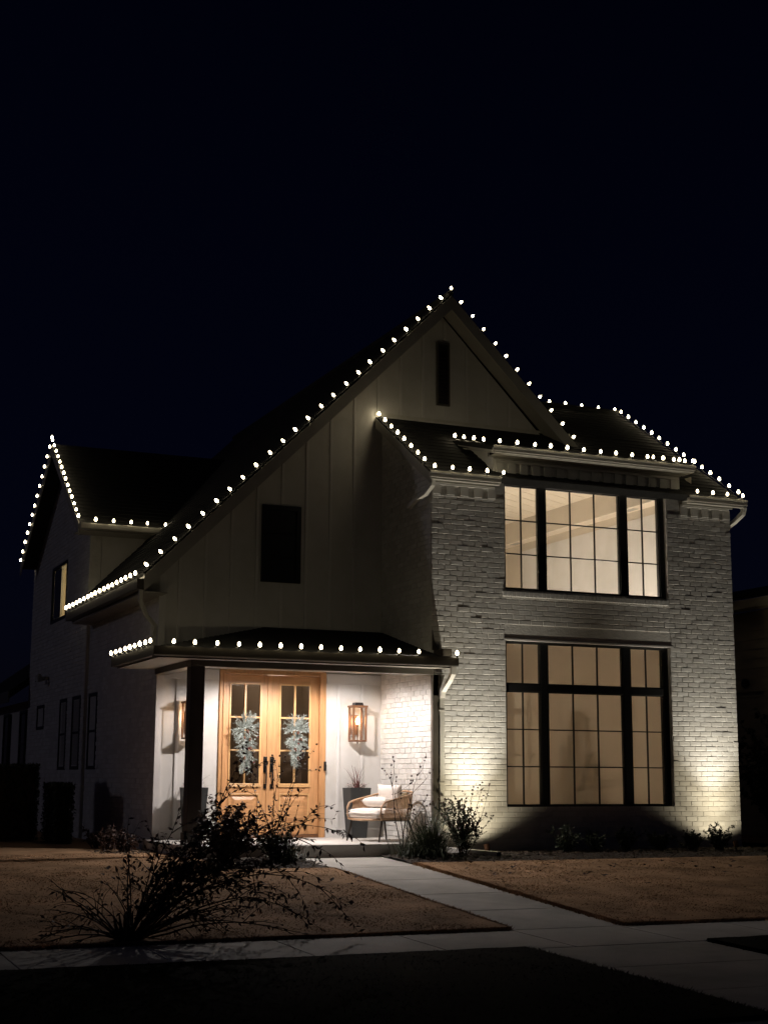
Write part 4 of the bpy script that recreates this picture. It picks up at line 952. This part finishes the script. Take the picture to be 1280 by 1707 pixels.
o = mbx.build('stem_base', 'stem', bpy.data.objects['arching_shrub'], recalc=False)
# arching leafy shrub in front of the porch column
shrub('low_shrub', 'dense dark shrub in front of the porch column base', (-3.62, -1.25, -.04), fan(46, .85, R_, 1.0, (.35, .75), .10, 100, 4), 21, 'leafred', .055, .42, .008)
shrub('rose_bush', 'bare rose stems with hips rising in front of the double door', (-2.95, -1.15, -.04), [((-.25, 0, 1.5), 1.25, .0, 14, 4), ((.0, 0, 1.5), 1.15, .0, 10, 4), ((.18, 0, 1.5), 1.52, .0, 16, 3), ((.42, .1, 1.5), 1.42, .0, 14, 3), ((-.1, .1, 1.5), 1.35, .0, 12, 3), ((.75, 0, 1.5), .85, .0, 4, 2), ((-.5, 0, 1.3), .8, 0, 14, 3), ((.1, 0, 1.2), .7, 0, 14, 3)], 31, 'leafred', .042, .6, .008, 'rose bush', 'rose bushes by the porch', hips=.8)
shrub('low_shrub', 'small dense green shrub between the porch slab and the left lawn', (-2.95, -1.15, -.04), fan(40, .9, R_, .9, (.25, .5), .1, 110, 3), 32, 'leafdark', .045, .4, .006)
shrub('rose_bush', 'tall thin rose stems with hips in front of the armchair', (-.98, -.80, -.03), [((-.14, 0, 1.5), 1.28, .0, 4, 3), ((.02, 0, 1.5), 1.24, .02, 4, 3), ((.14, 0, 1.5), 1.15, -.02, 5, 3), ((.35, 0, 1.5), .8, .0, 5, 2), ((.5, .1, 1.4), .9, .05, 8, 2)], 33, 'leafred', .035, .6, .0085, 'rose bush', 'rose bushes by the porch', hips=1.0)
shrub('rose_bush', 'leafy rose bush at the foot of the white downspout', (-.06, -.72, -.03), fan(26, .62, R_, 1.4, (.35, .85), .02, 95, 4)+[((.55, 0, 1.5), 1.05, .0, 10, 3), ((.72, 0, 1.4), 1.0, -.05, 14, 4), ((.42, 0, 1.6), .95, .0, 12, 3), ((.6, -.1, 1.0), .7, -.05, 70, 4), ((.5, -.1, .8), .6, -.05, 80, 4)], 34, 'leafdark', .034, .6, .006, 'rose bush', 'rose bushes by the porch', hips=.7)
def clump(name, label, base, n, L, spread, seed, m='leafgrass', w_=.012):
    rs = random.Random(seed); t = thing(name, label, 'ornamental grass', base, 0); mb = MB()
    for i in range(n):
        a = rs.uniform(0, 6.28); q = Vector(base)+Vector((rs.gauss(0, .09), rs.gauss(0, .09), 0)); e = 1.5-rs.random()**1.2*spread; d = Vector((math.cos(a), math.sin(a), 0)); l = rs.uniform(*L); prev = None; b_ = rs.uniform(.08, .30)
        for k in range(7):
            wk = w_*(1-k/6.3); sd = Vector((-d.y, d.x, 0))*wk/2; cur = (q-sd, q+sd)
            if prev: mb.add([prev[0], prev[1], cur[1], cur[0]], [(0, 1, 2, 3)])
            prev = cur; q = q+(d*math.cos(e)+Vector((0, 0, math.sin(e))))*l/6; e -= b_
    mb.build('blades', m, t, recalc=False); return t
clump('grass_clump', 'dark green clump of strappy grass in the bed right of the walk', (-.62, -.85, -.03), 700, (.5, 1.0), 1.05, 41)
clump('grass_clump', 'smaller strappy grass clump at the bed tip beside the walk', (-.95, -.95, -.03), 180, (.3, .5), 1.2, 42)
clump('grass_clump', 'strappy grass clump between the leafy shrub and the walk', (-2.75, -1.05, -.03), 240, (.3, .55), 1.1, 43)
# low hedge along the brick wall
for i, x in enumerate((1.62, 2.15, 2.72, 3.25, 3.78, 4.28)):
    rs = random.Random(60+i)
    lab = ['leftmost low shrub under the big window, pale leaves catching light', 'second low dark shrub from the left under the big window', 'third low dark shrub from the left under the big window', 'third low dark shrub from the right under the big window', 'second low dark shrub from the right under the big window', 'rightmost low shrub under the big window, beside the uplight'][i]
    shrub('low_shrub', lab, (x, -.62+rs.uniform(-.08, .08), -.03), fan(26, .8, rs, 1.1, (.20, .34+.06*(i in (0, 5))), .02, 120, 3), 70+i, 'leafdark', .035, .6, .005, group='low shrubs under the big window')
# dark plants and clipped hedges at the left
def hedge(label, x0, x1, y0, y1, z1, seed, n):
    rs = random.Random(seed); t = thing('clipped_hedge', label, 'hedge', ((x0+x1)/2, (y0+y1)/2, -.03))
    MB().box(x0+.06, x1-.06, y0+.06, y1-.06, -.03, z1-.06).build('inner_branches', 'stem', t)
    mb = MB()
    for _ in range(n):
        f = rs.randint(0, 3); x = rs.uniform(x0, x1); y = rs.uniform(y0, y1); z = rs.uniform(0, z1)
        if f == 0: y = y0+abs(rs.gauss(0, .03))
        elif f == 1: x = x0+abs(rs.gauss(0, .03))
        elif f == 2: z = z1-abs(rs.gauss(0, .03))
        else: x = x1-abs(rs.gauss(0, .03))
        mb.leaf((x, y, z), (rs.gauss(0, 1), rs.gauss(0, 1), rs.gauss(.3, 1)), (rs.gauss(0, 1), 0, 1), .06, .035)
    mb.build('leaves', 'leafdark', t, recalc=False)
hedge('tall clipped dark hedge at the far left beside the house wing', -6.6, -4.75, 5.3, 6.2, 1.20, 1, 9000)
hedge('lower clipped dark hedge nearer the porch at the left', -4.72, -4.42, 4.1, 5.1, .90, 2, 5000)
for i, (x, y, l) in enumerate(((-4.35, 2.7, 'dark low shrub along the unlit left wall, nearest the hedges'), (-4.35, 2.0, 'middle dark low shrub along the unlit left wall'), (-4.3, 1.35, 'dark low shrub along the left wall, nearest the porch'))):
    shrub('low_shrub', l, (x, y, -.03), fan(18, .8, R_, 1.0, (.2, .38), .05, 70, 3), 90+i, 'leafred', .045, .5, .006, group='dark shrubs along the left wall')

# ------------------------------------------------------------------ neighbour at the right
N = thing('neighbour_house', 'dim lap-sided neighbouring house at the right edge behind the brick wall', 'house', (8.5, 4, 0))
nb_ = MB(); nb_.box(8.52, 8.7, -1.0, 14, -.1, 4.25); nb_.build('wall', 'neighbour', N)
for i in range(23):
    z = .05+i*.182
    MB().slab([(8.50, -1.0, z), (8.50, 14, z), (8.515, 14, z+.186), (8.515, -1.0, z+.186)], (.012, 0, 0)).build('lap_board', 'neighbour', N)
MB().box(8.46, 8.50, -1.0, 14, 2.70, 2.80).build('band_board', 'neighbour', N)
MB().box(8.1, 8.16, -1.4, 14, 4.25, 4.42).build('fascia', 'neighbour', N)
MB().box(8.16, 8.5, -1.4, 14, 4.26, 4.28).build('soffit', 'neighbour', N)
MB().slab([(8.1, -1.4, 4.43), (8.1, 14, 4.43), (11.5, 14, 5.2), (11.5, -1.4, 5.2)], (0, 0, .1)).build('roof', 'roof', N)
MB().lathe((8.48, 4.05, 2.86), [(.09, 0), (.09, .07), (.02, .09)], 8, (-1, 0, 0)).build('wall_vent', 'frame', N)
MB().lathe((8.48, 4.75, 2.86), [(.06, 0), (.06, .07), (.02, .09)], 8, (-1, 0, 0)).build('wall_vent', 'frame', N)
shrub('garden_tree', 'pale-leaved shrub against the neighbouring house at the right edge', (8.0, 2.75, -.03), fan(22, .35, R_, 1.2, (1.2, 2.1), .03, 26, 4), 95, 'leafgrass', .10, .6, .014, 'tree')
